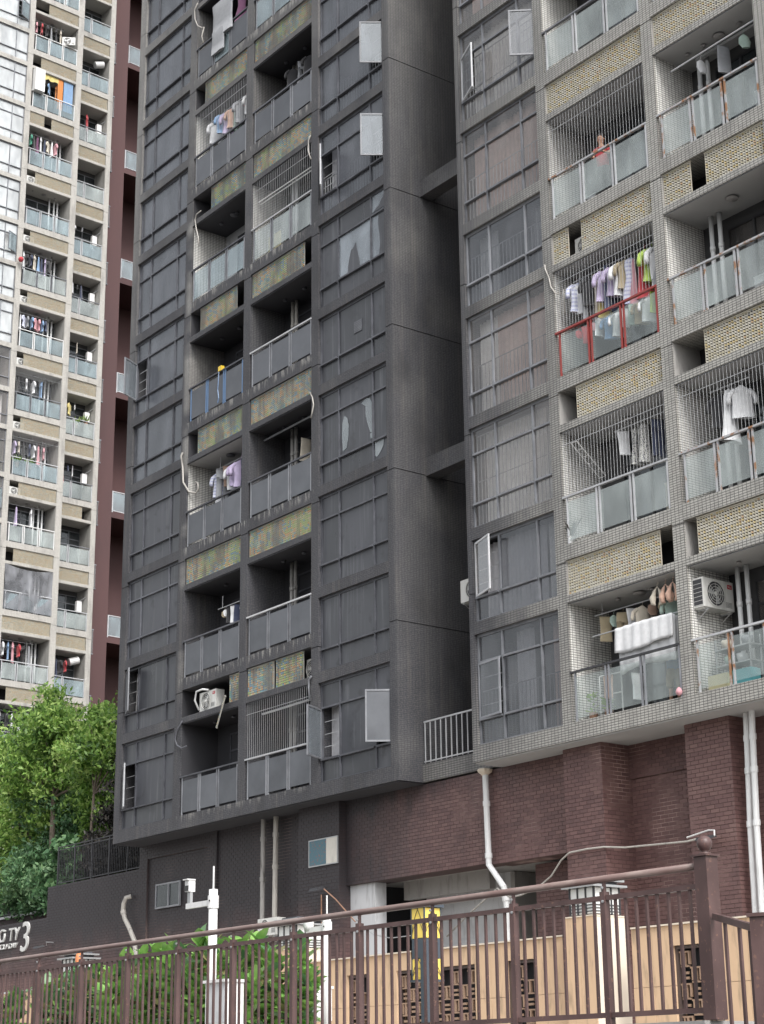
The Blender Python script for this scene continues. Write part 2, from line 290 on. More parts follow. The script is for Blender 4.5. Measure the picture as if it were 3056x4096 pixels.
# ---------------------------------------------------------------- mesh helpers
class MB:
    def __init__(s): s.v = []; s.f = []; s.mi = []; s.ms = []; s.cm = 0
    def mat(s, mm):
        if mm not in s.ms: s.ms.append(mm)
        s.cm = s.ms.index(mm); return s
    def add(s, vs, fs):
        n = len(s.v); s.v += [tuple(v) for v in vs]; s.f += [tuple(i+n for i in f) for f in fs]; s.mi += [s.cm]*len(fs); return s
    def box(s, x0, x1, y0, y1, z0, z1):
        return s.add([(x0, y0, z0), (x1, y0, z0), (x1, y1, z0), (x0, y1, z0), (x0, y0, z1), (x1, y0, z1), (x1, y1, z1), (x0, y1, z1)],
                     [(0, 3, 2, 1), (4, 5, 6, 7), (0, 1, 5, 4), (1, 2, 6, 5), (2, 3, 7, 6), (3, 0, 4, 7)])
    def obox(s, p, d, L, z0, z1, t, t0=None):
        """box along horizontal direction d from p, thickness t centred, z0..z1"""
        dx, dy = d; nx, ny = -dy*t/2, dx*t/2
        a = [(p[0]+nx, p[1]+ny), (p[0]-nx, p[1]-ny), (p[0]+dx*L-nx, p[1]+dy*L-ny), (p[0]+dx*L+nx, p[1]+dy*L+ny)]
        vs = [(q[0], q[1], z0) for q in a]+[(q[0], q[1], z1) for q in a]
        return s.add(vs, [(3, 2, 1, 0), (4, 5, 6, 7), (0, 1, 5, 4), (1, 2, 6, 5), (2, 3, 7, 6), (3, 0, 4, 7)])
    def bar(s, a, b, r, n=6, r2=None, caps=True):
        a, b = Vector(a), Vector(b); d = (b-a).normalized(); q = d.orthogonal().normalized(); p = d.cross(q)
        r2 = r if r2 is None else r2; vs = []
        for c, rr in ((a, r), (b, r2)):
            for i in range(n):
                t = 2*math.pi*(i+.5)/n; vs.append(c+(q*math.cos(t)+p*math.sin(t))*rr)
        fs = [(i, (i+1) % n, n+(i+1) % n, n+i) for i in range(n)]
        if caps: fs += [tuple(range(n))[::-1], tuple(range(n, 2*n))]
        return s.add(vs, fs)
    def tube(s, pts, r, n=6):
        pts = [Vector(p) for p in pts]; rs = r if isinstance(r, (list, tuple)) else [r]*len(pts); vs = []; q = None
        for i, p in enumerate(pts):
            d = (pts[min(i+1, len(pts)-1)]-pts[max(i-1, 0)]).normalized()
            if q is None: q = d.orthogonal().normalized()
            q = (q-d*q.dot(d)).normalized(); b = d.cross(q)
            for j in range(n):
                t = 2*math.pi*j/n; vs.append(p+(q*math.cos(t)+b*math.sin(t))*rs[i])
        fs = []
        for i in range(len(pts)-1):
            for j in range(n): fs.append((i*n+j, i*n+(j+1) % n, (i+1)*n+(j+1) % n, (i+1)*n+j))
        fs += [tuple(range(n))[::-1], tuple(range((len(pts)-1)*n, len(pts)*n))]
        return s.add(vs, fs)
    def lathe(s, prof, c=(0, 0, 0), n=16, axis='z'):
        vs = []; fs = []
        for r, z in prof:
            for i in range(n):
                t = 2*math.pi*i/n; p = (r*math.cos(t), r*math.sin(t), z)
                if axis == 'y': p = (p[0], p[2], p[1])
                if axis == 'x': p = (p[2], p[0], p[1])
                vs.append((c[0]+p[0], c[1]+p[1], c[2]+p[2]))
        k = len(prof)
        for j in range(k-1):
            for i in range(n): fs.append((j*n+i, j*n+(i+1) % n, (j+1)*n+(i+1) % n, (j+1)*n+i))
        fs += [tuple(range(n))[::-1], tuple(range((k-1)*n, k*n))]
        return s.add(vs, fs)
    def build(s, name, mat=None, parent=None, smooth=False, kind=None):
        me = bpy.data.meshes.new(name); me.from_pydata(s.v, [], s.f)
        if s.ms:
            for q in s.ms: me.materials.append(q)
            me.polygons.foreach_set('material_index', s.mi)
        elif mat: me.materials.append(mat)
        if smooth: me.polygons.foreach_set('use_smooth', [True]*len(s.f))
        me.update(); o = bpy.data.objects.new(name, me); COL.objects.link(o)
        if parent: o.parent = parent
        if kind: o['kind'] = kind
        return o

def tag(o, label=None, cat=None, group=None, kind=None):
    if label: o['label'] = label
    if cat: o['category'] = cat
    if group: o['group'] = group
    if kind: o['kind'] = kind
    return o
def empty(name, label, cat, loc=(0, 0, 0), rz=0, group=None, parent=None):
    o = bpy.data.objects.new(name, None); COL.objects.link(o); o.location = loc; o.rotation_euler = (0, 0, rz); o.empty_display_size = .2
    return tag(o, label, cat, group)
def inst(src, parent=None, loc=None):
    c = src.copy(); COL.objects.link(c); c.parent = parent
    if loc is not None: c.location = loc
    return c
def copy_tree(o, parent=None):
    c = o.copy(); COL.objects.link(c); c.parent = parent
    for ch in list(o.children): copy_tree(ch, c)
    return c
def box(name, mat, parent, *b, kind=None): return MB().box(*b).build(name, mat, parent, kind=kind)

# ---------------------------------------------------------------- facade pieces (local coordinates: x right, y into the wall, z up)
H = 4.2
_cache = {}
def screen_mesh(W, Hh, slat, fin):
    key = ('scr', round(W, 2), round(Hh, 2), slat.name)
    if key in _cache: return _cache[key]
    b = MB().mat(fin); n = max(1, int(W/.077)); cw = W/n; nr = max(1, int(Hh/.066)); ch = Hh/nr
    for i in range(n+1): b.box(i*cw-.007, i*cw+.007, .008, .035, 0, Hh)
    b.box(-.02, W+.02, .0, .045, -.015, .012); b.box(-.02, W+.02, 0, .045, Hh-.012, Hh+.015)
    b.mat(slat)
    for i in range(n):
        for j in range(nr):
            x0, x1, z0, z1 = i*cw+.007, (i+1)*cw-.007, j*ch, (j+1)*ch
            b.add([(x0, .004, z0+ch*.42), (x1, .022, z0+ch*.06), (x1, .03, z1-ch*.12), (x0, .012, z1-ch*.02)], [(0, 1, 2, 3)])
    o = b.build('privacy_screen'); me = o.data; bpy.data.objects.remove(o); _cache[key] = me; return me
def screen(parent, x0, x1, y, z0, z1, slat, fin, tilt=None):
    o = bpy.data.objects.new('privacy_screen', screen_mesh(x1-x0, z1-z0, slat, fin)); COL.objects.link(o); o.parent = parent; o.location = (x0, y, z0)
    if tilt: o.rotation_euler = tilt
    return o

def pillar(root, x0, x1, zb, zt, joint, mat, y0=0., y1=1.34, core=True, name='pillar'):
    k = math.floor((zb-joint)/H); z = zb
    while z < zt-.01:
        k += 1; zn = min(zt, joint+k*H)
        if zn-z > .05: box(name, mat, root, x0, x1, y0, y1, z+(.012 if z > zb else 0), zn-(.012 if zn < zt else 0))
        z = zn
    if core: box(name+'_core', m['dark'], root, x0+.02, x1-.02, y0+.025, y1-.02, zb+.02, zt-.02)

def window(root, x0, x1, zb, zt, trans, mull, pane, frame, y=.12, open_=None, curtain=None, bars=None, pane_over=None, fw=.05, lintel=True):
    """window frame part with its panes, opened sashes, curtains and guard bars below it"""
    xs = [x0]+mull+[x1]; zs = [zb]+trans+[zt]; b = MB(); h = fw/2
    b.box(x0, x0+fw, y-.03, y+.03, zb, zt); b.box(x1-fw, x1, y-.03, y+.03, zb, zt); b.box(x0+fw, x1-fw, y-.03, y+.03, zb, zb+fw); b.box(x0+fw, x1-fw, y-.03, y+.03, zt-fw, zt)
    for q in mull: b.box(q-h, q+h, y-.045, y+.03, zb+fw, zt-fw)
    for i, q in enumerate(trans):
        for a, c in zip(xs[:-1], xs[1:]):
            b.box(a+fw*.9, c-fw*.9, y-(.085 if i == 0 else .06), y+.03, q-h, q+h)
    if lintel: b.box(x0-.02, x1+.02, .0+y-.035, y+.2, zt, zt+.02)
    w_ = b.build('window', frame, root); open_ = open_ or {}
    for i in range(len(xs)-1):
        for j in range(len(zs)-1):
            a, c = xs[i]+(fw if i == 0 else h), xs[i+1]-(fw if i == len(xs)-2 else h); d, e = zs[j]+(fw if j == 0 else h), zs[j+1]-(fw if j == len(zs)-2 else h)
            pm = (pane_over or {}).get((i, j), pane)
            if (i, j) in open_:
                side, ang = open_[(i, j)][:2]; gm = open_[(i, j)][2] if len(open_[(i, j)]) > 2 else pm
                wd = c-a+.04; hx = a-.02 if side > 0 else c+.02; di = (side*math.cos(R(ang)), -math.sin(R(ang))); p = (hx, y-.04); s = MB()
                fm = open_[(i, j)][3] if len(open_[(i, j)]) > 3 else frame
                s.mat(fm).obox(p, di, .045, d, e, .04); s.obox((p[0]+di[0]*(wd-.045), p[1]+di[1]*(wd-.045)), di, .045, d, e, .04)
                q = (p[0]+di[0]*.045, p[1]+di[1]*.045); s.obox(q, di, wd-.09, d, d+.045, .04); s.obox(q, di, wd-.09, e-.045, e, .04)
                s.mat(gm).obox(q, di, wd-.09, d+.045, e-.045, .008); s.build('sash', None, w_)
                if len(open_[(i, j)]) <= 4 or open_[(i, j)][4]:
                    g = MB()
                    for t in range(1, 4): g.box(a, c, y+.06, y+.075, d+(e-d)*t/4-.008, d+(e-d)*t/4+.008)
                    g.build('window_guard', m['metal_l'], w_)
            elif pm is not None: box('pane', pm, w_, a-.004, c+.004, y-.004, y+.006, d-.004, e+.004)
    if curtain:
        for (ca, cb, cm) in curtain:
            s = MB(); n = max(8, int((cb-ca)/.05)); vs = []
            for t in range(n+1):
                X = ca+(cb-ca)*t/n; Y = y+.30+.035*math.sin(t*1.9)+.02*math.sin(t*.7)
                vs += [(X, Y, zb+.05), (X+.01*math.sin(t), Y+.01, zt-.06)]
            s.add(vs, [(2*t, 2*t+2, 2*t+3, 2*t+1) for t in range(n)]); s.build('curtain', cm, w_, smooth=True)
    if bars:
        zt2 = bars[0]; bm = bars[1]; s = MB(); n = int((x1-x0)/.14)
        for t in range(n+1):
            X = x0+.06+(x1-x0-.12)*t/n; s.box(X-.008, X+.008, y+.10, y+.116, zb+.05, zt2)
        s.box(x0+.05, x1-.05, y+.095, y+.12, zt2-.02, zt2)
        if zt2-zb > 1.6: s.box(x0+.05, x1-.05, y+.095, y+.12, (zb+zt2)/2, (zb+zt2)/2+.015)
        s.build('window_guard', bm, w_)
    return w_

def balcony(root, x0, x1, fl, y0, P, spec, last=False):
    """floor band, railing and back wall of one balcony, and the ledge for air conditioners above it"""
    d = 1.34; sg = spec.get
    b = box('balcony', P['tile'], root, x0, x1, y0, y0+d, fl-(.405 if last else .37), fl)
    if not sg('norail'):
        rail = sg('rail', P['rail']); post = sg('post', P['post']); gl = sg('glass', P['glass'])
        box('handrail', rail, b, x0-.0+.005, x1-.005, y0-.02, y0+.055, fl+1.125, fl+1.17)
        xa = x0+.12; W = x1-.03-xa; n = sg('np', 3); ws = sg('split') or [1/n]*n; X = xa
        for i, f in enumerate(ws):
            e = X+W*f
            for q in (X, e-.035-(.07 if i < len(ws)-1 else 0)):
                box('post', post, b, q, q+.045, y0, y0+.04, fl, fl+1.125)
            a0, a1 = X+.05, e-.04-(.07 if i < len(ws)-1 else 0)
            z0 = fl+.07; box('glass_panel', gl if not isinstance(gl, list) else gl[i], b, a0, a1, y0+.014, y0+.024, z0, fl+1.02)
            X = e
    wl = sg('wall', P['wall'])
    if wl:
        box('side_wall', wl, b, x0, x0+.012, y0+sg('wy', .06), y0+d, fl, fl+2.8); box('side_wall', P['wall'], b, x1-.012, x1, y0+.06, y0+d, fl, fl+2.8)
    # back wall with sliding doors
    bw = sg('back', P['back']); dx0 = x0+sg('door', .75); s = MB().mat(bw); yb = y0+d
    s.box(x0, dx0, yb-.02, yb+.04, fl, fl+2.8); s.box(dx0, x1, yb-.02, yb+.04, fl+2.52, fl+2.8)
    fr = sg('doorframe', P['doorframe']); s.mat(fr); dw = (x1-dx0)/3
    for t in range(4): s.box(dx0+dw*t-(.03 if t else 0), dx0+dw*t+(.03 if t < 3 else 0), yb-.035, yb+.03, fl, fl+2.52)
    for z in (fl, fl+1.95, fl+2.46): s.box(dx0+.03, x1-.03, yb-.03, yb+.028, z, z+.055)
    s.mat(sg('doorglass', P['doorglass'])).box(dx0+.03, x1-.03, yb-.004, yb+.004, fl+.055, fl+2.46)
    s.build('balcony_door', None, b)
    if sg('curt'):
        s = MB(); a, c = dx0+.1, x1-.1; n = 40; vs = []
        for t in range(n+1):
            X = a+(c-a)*t/n; vs += [(X, yb+.10+.03*math.sin(t*1.7), fl+.05), (X, yb+.10+.03*math.sin(t*1.7), fl+2.4)]
        s.add(vs, [(2*t, 2*t+2, 2*t+3, 2*t+1) for t in range(n)]); s.build('curtain', sg('curt'), b, smooth=True)
    led = box('ledge', P['tile'], root, x0, x1, y0, y0+d, fl+2.8, fl+2.98); so_ = sg('soffit', P['soffit'])
    box('soffit', so_, led, x0+.01, x1-.01, y0+.05, y0+d, fl+2.785, fl+2.799)
    box('drip_edge', P['drip'], led, x0+.02, x1-.005, y0+.04, y0+.05, fl+2.775, fl+2.799)
    for t in sg('lamps', [.3, .62]):
        X = x0+(x1-x0)*t; MB().lathe([(.0, 0), (.14 if t == .5 else .06, .0), (.15 if t == .5 else .07, .03), (.10 if t == .5 else .05, .055), (.0, .06)][::-1], (X, y0+.62, fl+2.72), 14).build('ceiling_lamp', m['lamp_disc'] if P['lamp'] else m['soot_metal'], led, smooth=True)
    # niche above
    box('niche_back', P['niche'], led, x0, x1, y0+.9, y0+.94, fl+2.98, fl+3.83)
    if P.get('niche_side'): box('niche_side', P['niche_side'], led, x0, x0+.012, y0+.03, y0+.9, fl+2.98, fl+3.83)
    for q in sg('screens', [(0, 1)]):
        screen(led, x0+(x1-x0)*q[0]+(.03 if q[0] == 0 else 0), x0+(x1-x0)*q[1]-.03, y0+.05, fl+2.995, fl+3.80, P['slat'], P['fin'])
    for q in sg('ac', []):     # outdoor unit standing in the niche
        X = x0+(x1-x0)*q; ac_unit(root, (X, y0+.25, fl+2.98), sg('acl', 'air conditioner half hidden in ledge niche'), w=.8, h=.54)
    if sg('wires'):
        s = MB(); n = int((x1-x0-.15)/.10); r = P['wire']
        for t in range(n+1):
            X = x0+.1+(x1-x0-.15)*t/n; s.box(X-.0026, X+.0026, y0+.02, y0+.026, fl+1.17, fl+2.775)
        s.box(x0+.02, x1-.02, y0+.02, y0+.03, fl+2.45, fl+2.46); s.build('safety_wires', sg('wiremat', m['metal_l']), b, kind='stuff')
    for q in sg('pipes', []):
        X = x0+q; s = MB(); s.bar((X, y0+.95, fl+.0), (X, y0+.95, fl+2.78), .055, 10); s.bar((X, y0+.95, fl+1.9), (X, y0+.95, fl+2.02), .066, 10); s.build('drain_pipe', sg('pipemat', P['pipe']), b, smooth=True)
    return b

def G(root, p): return root.matrix_basis @ Vector(p) if root else Vector(p)
def yaw_of(root): return root.rotation_euler.z if root else 0.
def ac_unit(root, p, label, w=.85, h=.58, d=.3, brackets=False, group=None, rz=0., badge=True):
    loc = G(root, p); t = empty('air_conditioner', label, 'air conditioner', loc, yaw_of(root)+rz, group)
    s = MB().mat(m['ac']); s.box(0, w, 0, d, .03, h); s.box(.04, .14, .03, d-.03, 0, .03); s.box(w-.14, w-.04, .03, d-.03, 0, .03); s.build('casing', None, t)
    sg2 = MB().mat(m['ac_d']).box(-.006, 0, .03, d-.03, .07, h-.04)
    for i in range(6): sg2.mat(m['ac']).box(-.009, -.006, .03, d-.03, .07+(h-.12)*i/6, .078+(h-.12)*i/6)
    sg2.build('side_grille', None, t)
    for i in range(5): box('vent_slat', m['ac_d'], t, w*.72, w*.72+.004+w*.2, -.004, 0, .10+i*.025, .108+i*.025)
    cx, cz, r = w*.40, h*.52, h*.41; f = MB().mat(m['ac_d']).lathe([(0, -.004), (r, -.004), (r, .0), (0, .0)], (cx, 0, cz), 24, 'y'); f.build('fan_opening', None, t)
    g = MB()
    for k in (1., .78, .56, .34):
        pr = [(r*k*math.cos(a*math.pi/12), r*k*math.sin(a*math.pi/12)) for a in range(25)]
        g.tube([(cx+a, -.014, cz+b) for a, b in pr], .006 if k < 1 else .012, 4)
    for a in range(8): g.bar((cx, -.012, cz), (cx+r*math.cos(a*math.pi/4), -.012, cz+r*math.sin(a*math.pi/4)), .004, 4)
    g.lathe([(0, -.03), (.045, -.026), (.05, -.01), (0, -.008)], (cx, 0, cz), 10, 'y'); g.build('fan_grille', m['ac'], t)
    bl = MB()
    for a in range(3):
        t0 = a*2*math.pi/3+.5; bl.add([(cx, -.007, cz), (cx+r*.8*math.cos(t0), -.006, cz+r*.8*math.sin(t0)), (cx+r*.85*math.cos(t0+.5), -.008, cz+r*.85*math.sin(t0+.5)), (cx+r*.5*math.cos(t0+.8), -.0075, cz+r*.5*math.sin(t0+.8))], [(0, 1, 2, 3)])
    bl.build('fan_blade', m['galv'], t)
    if badge:
        bd = box('badge', m['red_badge'], t, w*.80, w*.95, -.006, 0, h*.76, h*.9)
        o = letters('TCL', .055, m['white_print'], .002); o.parent = bd; o.location = (w*.813, -.007, h*.80); o.name = 'badge_letters'
    if brackets:
        for X in (.12, w-.12):
            s = MB(); s.box(X-.015, X+.015, -.02, .75, -.03, 0); s.bar((X, .02, -.02), (X, .72, -.45), .015, 4); s.build('bracket', m['galv'], t)
    return t
_lt = {}
def letters(txt, size, mat, ext=.01, parent=None, shear=0.):
    if (txt, size) in _lt:
        o = bpy.data.objects.new('lettering', _lt[(txt, size)]); COL.objects.link(o); o.parent = parent; return o
    cu = bpy.data.curves.new('lettering', 'FONT'); cu.body = txt; cu.size = size; cu.extrude = ext; cu.shear = shear
    o = bpy.data.objects.new('lettering', cu); COL.objects.link(o); bpy.context.view_layer.update()
    me = bpy.data.meshes.new_from_object(o.evaluated_get(bpy.context.evaluated_depsgraph_get())); bpy.data.objects.remove(o)
    me.transform(Matrix.Rotation(R(90), 4, 'X')); me.materials.clear(); me.materials.append(mat); o = bpy.data.objects.new('lettering', me); COL.objects.link(o); _lt[(txt, size)] = me
    if parent: o.parent = parent
    return o

# ---------------------------------------------------------------- clothes
_g = {}
def garment_mesh(kind, seed):
    key = (kind, seed % 4)
    if key in _g: return _g[key]
    rr = random.Random(seed % 4+len(kind)); b = MB(); n = 12; ph = rr.random()*6
    def tubez(prof, cx=0., ox=0.):
        vs = []; fs = []
        for (t, a, d_, sx) in prof:
            for i in range(n):
                q = 2*math.pi*i/n; fo = 1+.30*math.sin(3*q+ph+t*2)*min(1, t*2.5); vs.append((cx+sx+a*math.cos(q)*(1+.08*math.sin(t*7+ph)), d_*math.sin(q)*fo+ox, -t))
        k = len(prof)
        for j in range(k-1):
            for i in range(n): fs.append((j*n+i, j*n+(i+1) % n, (j+1)*n+(i+1) % n, (j+1)*n+i))
        fs += [tuple(range(n)), tuple(range((k-1)*n, k*n))[::-1]]; b.add(vs, fs)
    if kind == 'shirt':
        tubez([(.02, .02, .015, 0), (.07, .10, .03, 0), (.13, .20, .045, 0), (.22, .215, .05, 0), (.40, .20, .06, 0), (.58, .205, .06, 0), (.72, .215, .055, 0)])
        for sgn in (-1, 1): b.tube([(sgn*.13, 0, -.13), (sgn*.24, .01, -.22), (sgn*.27, .0, -.34), (sgn*.26, .0, -.42)], [.06, .055, .05, .05], 6)
    elif kind == 'dress': tubez([(.02, .02, .015, 0), (.08, .12, .03, 0), (.2, .15, .045, 0), (.45, .14, .05, 0), (.8, .2, .07, 0), (1.05, .24, .08, 0)])
    elif kind == 'pants':
        tubez([(.03, .17, .03, 0), (.12, .18, .05, 0), (.30, .17, .05, 0)])
        for sgn in (-1, 1): tubez([(.26, .085, .05, sgn*.085), (.5, .075, .045, sgn*.085), (.78, .07, .04, sgn*.09), (.95, .075, .04, sgn*.09)])
    elif kind == 'sheet':
        for t in (0,): tubez([(0, .42, .012, 0), (.04, .43, .03, 0), (.3, .42, .04, 0), (.6, .43, .05, 0), (.95, .41, .05, 0)])
    elif kind == 'towel': tubez([(0, .15, .012, 0), (.05, .15, .02, 0), (.3, .145, .025, 0), (.6, .15, .03, 0)])
    elif kind == 'small': tubez([(.02, .02, .012, 0), (.08, .09, .03, 0), (.2, .12, .035, .01), (.30, .07, .03, .03)])
    elif kind == 'bra':
        for sgn in (-1, 1): b.tube([(sgn*.02, 0, -.03), (sgn*.06, .01, -.12), (sgn*.085, .02, -.20), (sgn*.075, .01, -.30), (sgn*.03, 0, -.33)], [.01, .035, .062, .045, .01], 8)
        b.tube([(-.09, 0, -.1), (0, 0, -.0), (.09, 0, -.1)], .012, 4)
    if kind != 'sheet' and kind != 'towel':
        b.tube([(0, 0, .0), (.0, 0, .05), (.025, 0, .07), (.0, 0, .09)], .005, 4)
    o = b.build('garment', None, None, smooth=True); me = o.data; bpy.data.objects.remove(o); _g[key] = me; return me
_gc = {}
NOUN = dict(shirt='shirt', dress='dress', pants='trousers', sheet='bed sheet', towel='towel', small='small garment', bra='bra')
def garment(root, kind, colr, p, label, rz=None, sc=1., group=None):
    seed = random.randint(0, 99); base = garment_mesh(kind, seed); key = (base.name, colr)
    if key not in _gc:
        me = base.copy(); me.materials.clear(); me.materials.append(CL[colr]); _gc[key] = me
    o = bpy.data.objects.new({'sheet': 'bed_sheet', 'pants': 'trousers', 'small': 'small_garment', 'bra': 'bra'}.get(kind, kind), _gc[key]); COL.objects.link(o)
    o.location = G(root, p); o.rotation_euler = (0, random.uniform(-.05, .05), (yaw_of(root) if root else 0)+(random.uniform(.7, 1.5) if rz is None else rz)); o.scale = (sc, sc, sc)
    tag(o, label, {'sheet': 'sheet', 'bra': 'bra', 'pants': 'trousers', 'small': 'garment'}.get(kind, kind), group); return o
ORD = ['first', 'second', 'third', 'fourth', 'fifth', 'sixth', 'seventh', 'eighth', 'ninth', 'tenth', 'eleventh', 'twelfth', 'thirteenth', 'fourteenth', 'fifteenth', 'sixteenth', 'seventeenth', 'eighteenth']
def line(root, x0, x1, y, z, items, where, group, rodlabel=None, sc=1.22, rod='metal_l', rz=None):
    """a clothes line: rod plus garments, each a thing with its own label"""
    if rodlabel:
        b = MB(); a, c = Vector((x0-.15, y, z+.08)), Vector((x1+.1, y, z+.08)); b.bar(a, c, .014, 6); b.bar((x0+.1, y, z+.08), (x0+.1, y, z+.45), .01, 5); b.bar((x1-.1, y, z+.08), (x1-.1, y, z+.45), .01, 5)
        o = b.build('clothes_rod', m[rod], None); o.location = root.location if root else (0, 0, 0); o.rotation_euler = root.rotation_euler if root else (0, 0, 0); tag(o, rodlabel, 'clothes rod')
    n = len(items)
    for i, (k, c) in enumerate(items):
        X = x0+(x1-x0)*(i+.5)/n+random.uniform(-.03, .03)
        garment(root, k, c, (X, y+random.uniform(-.06, .06), z), f"{c} {NOUN[k]}, {ORD[i]} of {n} hung on {where}", sc=sc*random.uniform(.88, 1.08), group=group, rz=rz)

# ================================================================ burnt tower
BT = empty('burnt_apartment_tower', 'soot-blackened apartment tower with two balcony columns in the middle', 'building', (0, 0, 0))
J0 = 29.94
FL = [9.37+H*k for k in range(-0, 8)]           # balcony floors, lowest first
heads = [12.08, 14.50, 17.46, 20.53, 22.93, 25.95, 28.98, 31.38, 34.36, 37.36, 39.78]
bots = [9.36]+[h+.33 for h in heads[:-1]]
def lower(i): return bots[i]+.62
TOP = 42.
P_B = dict(tile=m['tile_b'], rail=m['soot_metal'], post=m['metal_d'], glass=m['soot_rail'], wall=m['tile_b'], back=m['soot_wall'], doorframe=m['soot_metal'], doorglass=m['soot_wall'],
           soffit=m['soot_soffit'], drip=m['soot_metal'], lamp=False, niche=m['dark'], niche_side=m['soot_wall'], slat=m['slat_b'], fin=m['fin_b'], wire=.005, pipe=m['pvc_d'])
for (a, c) in ((-14.86, -14.48), (-11.22, -10.82), (-7.58, -7.2), (-3.88, -3.54), (-.31, 0)):
    pillar(BT, a, c, 9.37, TOP, J0, m['tile_b'], core=True)
def win_col(root, x0, x1, tile_m, pane, frame, spec, mull, y=.12):
    for i in range(len(heads)):
        zb, zt = bots[i], heads[i]; tall = zt-zb > 2.4; tr = [lower(i)]+([zt-.68] if tall or i == 0 else [])
        sp = dict(spec.get(i, {})); pn = sp.pop('pane', pane(i) if callable(pane) else pane); fr = sp.pop('frame', frame)
        window(root, x0, x1, zb, zt, sp.pop('trans', tr), mull, pn, fr, y=y, **sp)
        box('tile_band', tile_m, root, x0, x1, 0, 1.34, zt+.02, (bots[i+1] if i+1 < len(bots) else TOP))
    box('tile_band', tile_m, root, x0, x1, 0, 1.34, 8.965, bots[0])
def bt_pane(i): return m['soot_glass_thin'] if i >= 6 else m['soot_glass']
wg = m['wiped']; m['bright'] = glass('bluish_reflection_glass', (.9, .94, .97), (.42, .47, .52), .5, .03, .5, .45); m['sash'] = glass('grey_sash_glass', (.8, .84, .87), (.27, .30, .33), .35, .06, .4, .35)  # 'bright': bluish reflection of the bare panes put into the film colour
win_col(BT, -3.54, -.31, m['tile_b'], bt_pane, m['soot_metal'], {
    0: dict(open_={(0, 1): (1, 61, m['sash'], m['metal_d']), (2, 1): (-1, 53, m['soot_rail'], m['metal_d'])}, curtain=[(-3.5, -2.4, m['curtain_g'])]),  # grey curtain added so the open left bay looks light inside
    5: dict(pane_over={(1, 1): m['bright'], (2, 1): m['bright'], (2, 2): m['bright']}, curtain=[(-3.3, -2.4, m['curtain_g'])], bars=(24.25, m['metal_l'])),
    6: dict(open_={(0, 1): (1, 36, m['pane_h'], m['metal_l']), (2, 1): (-1, 54, m['sash'], m['metal_d'])}, bars=(27.55, m['metal_l']), curtain=[(-3.4, -2.7, m['curtain_g'])]),
    7: dict(open_={(2, 1): (-1, 54, m['sash'], m['metal_d'])}, bars=(30.5, m['metal_l'])),
    8: dict(bars=(33., m['metal_l']), curtain=[(-3.3, -2.2, m['curtain_g'])])}, [-2.64, -1.04])
win_col(BT, -14.48, -11.22, m['tile_b'], lambda i: m['soot_glass_thin'] if i >= 4 else m['soot_glass'], m['soot_metal'], {
    0: dict(open_={(0, 1): (1, 27, m['soot_glass'], m['metal_l'])}, curtain=[(-14.2, -13.7, m['curtain_w'])]),  # white curtain added to lighten the inside of the open bay
    1: dict(open_={(0, 1): (1, 24, m['soot_glass'], m['metal_d'])}, curtain=[(-14.4, -13.7, m['curtain_w'])]),
    5: dict(open_={(0, 1): (1, 62, m['sash'], m['metal_d'])}, curtain=[(-14.4, -13.2, m['curtain_g'])]),
    6: dict(curtain=[(-14.3, -11.5, m['curtain_g'])]), 7: dict(curtain=[(-14.3, -12.4, m['curtain_w'])]), 8: dict(curtain=[(-14.2, -11.8, m['curtain_w'])]), 9: dict(curtain=[(-14.3, -13.2, m['curtain_w'])])}, [-13.68, -11.92])
# jagged sooted remains in the broken middle pane, and wiped patches
def poly_plate(name, pts, y, mat, parent, t=.006):
    n = len(pts); vs = [(x, y, z) for x, z in pts]+[(x, y+t, z) for x, z in pts]
    return MB().add(vs, [tuple(range(n)), tuple(range(n, 2*n))[::-1]]+[(i, (i+1) % n, n+(i+1) % n, n+i)[::-1] for i in range(n)]).build(name, mat, parent)
poly_plate('glass_shard', [(-2.2, 23.94), (-1.62, 23.94), (-1.66, 24.25), (-1.76, 24.55), (-1.80, 24.78), (-1.92, 24.66), (-2.04, 24.62), (-2.12, 24.4), (-2.18, 24.2)], .11, m['soot_glass'], BT)
poly_plate('glass_shard', [(-.98, 25.36), (-.36, 25.36), (-.36, 25.9), (-.45, 25.72), (-.58, 25.62), (-.66, 25.5), (-.8, 25.46)], .105, m['soot_glass'], BT)
poly_plate('glass_shard', [(-.68, 23.96), (-.36, 23.96), (-.36, 25.2), (-.70, 25.2), (-.72, 24.9), (-.66, 24.6), (-.64, 24.3)], .105, m['soot_glass'], BT)
box('room_backdrop_wall', m['concrete_w'], BT, -3.4, -.4, .95, 1.0, 23.3, 25.9)
def patch(pts): poly_plate('wiped_patch', pts, .105, m['wiped'], BT, .004)
patch([(-2.48, 18.55), (-2.30, 18.62), (-2.22, 18.9), (-2.2, 19.25), (-2.27, 19.5), (-2.4, 19.6), (-2.5, 19.4), (-2.52, 19.0)])
patch([(-1.3, 19.0), (-1.2, 18.75), (-1.08, 18.7), (-1.07, 19.55), (-1.2, 19.75), (-1.35, 19.8), (-1.6, 19.72), (-1.4, 19.58), (-1.4, 19.3)])
patch([(-1.18, 18.55), (-1.08, 18.55), (-1.08, 18.72), (-1.2, 18.7)]); patch([(-.98, 18.0), (-.9, 17.92), (-.72, 18.05), (-.6, 18.2), (-.56, 18.42), (-.98, 18.42)])
patch([(-2.86, 18.38), (-2.76, 18.38), (-2.76, 18.47), (-2.86, 18.47)])
box('window_vent', m['soot_metal'], BT, -1.92, -1.52, .10, .118, 21.93, 22.3)
for k in range(7): box('vent_slat', m['metal_d'], BT, -1.90, -1.54, .094, .10, 21.95+k*.05, 21.972+k*.05)

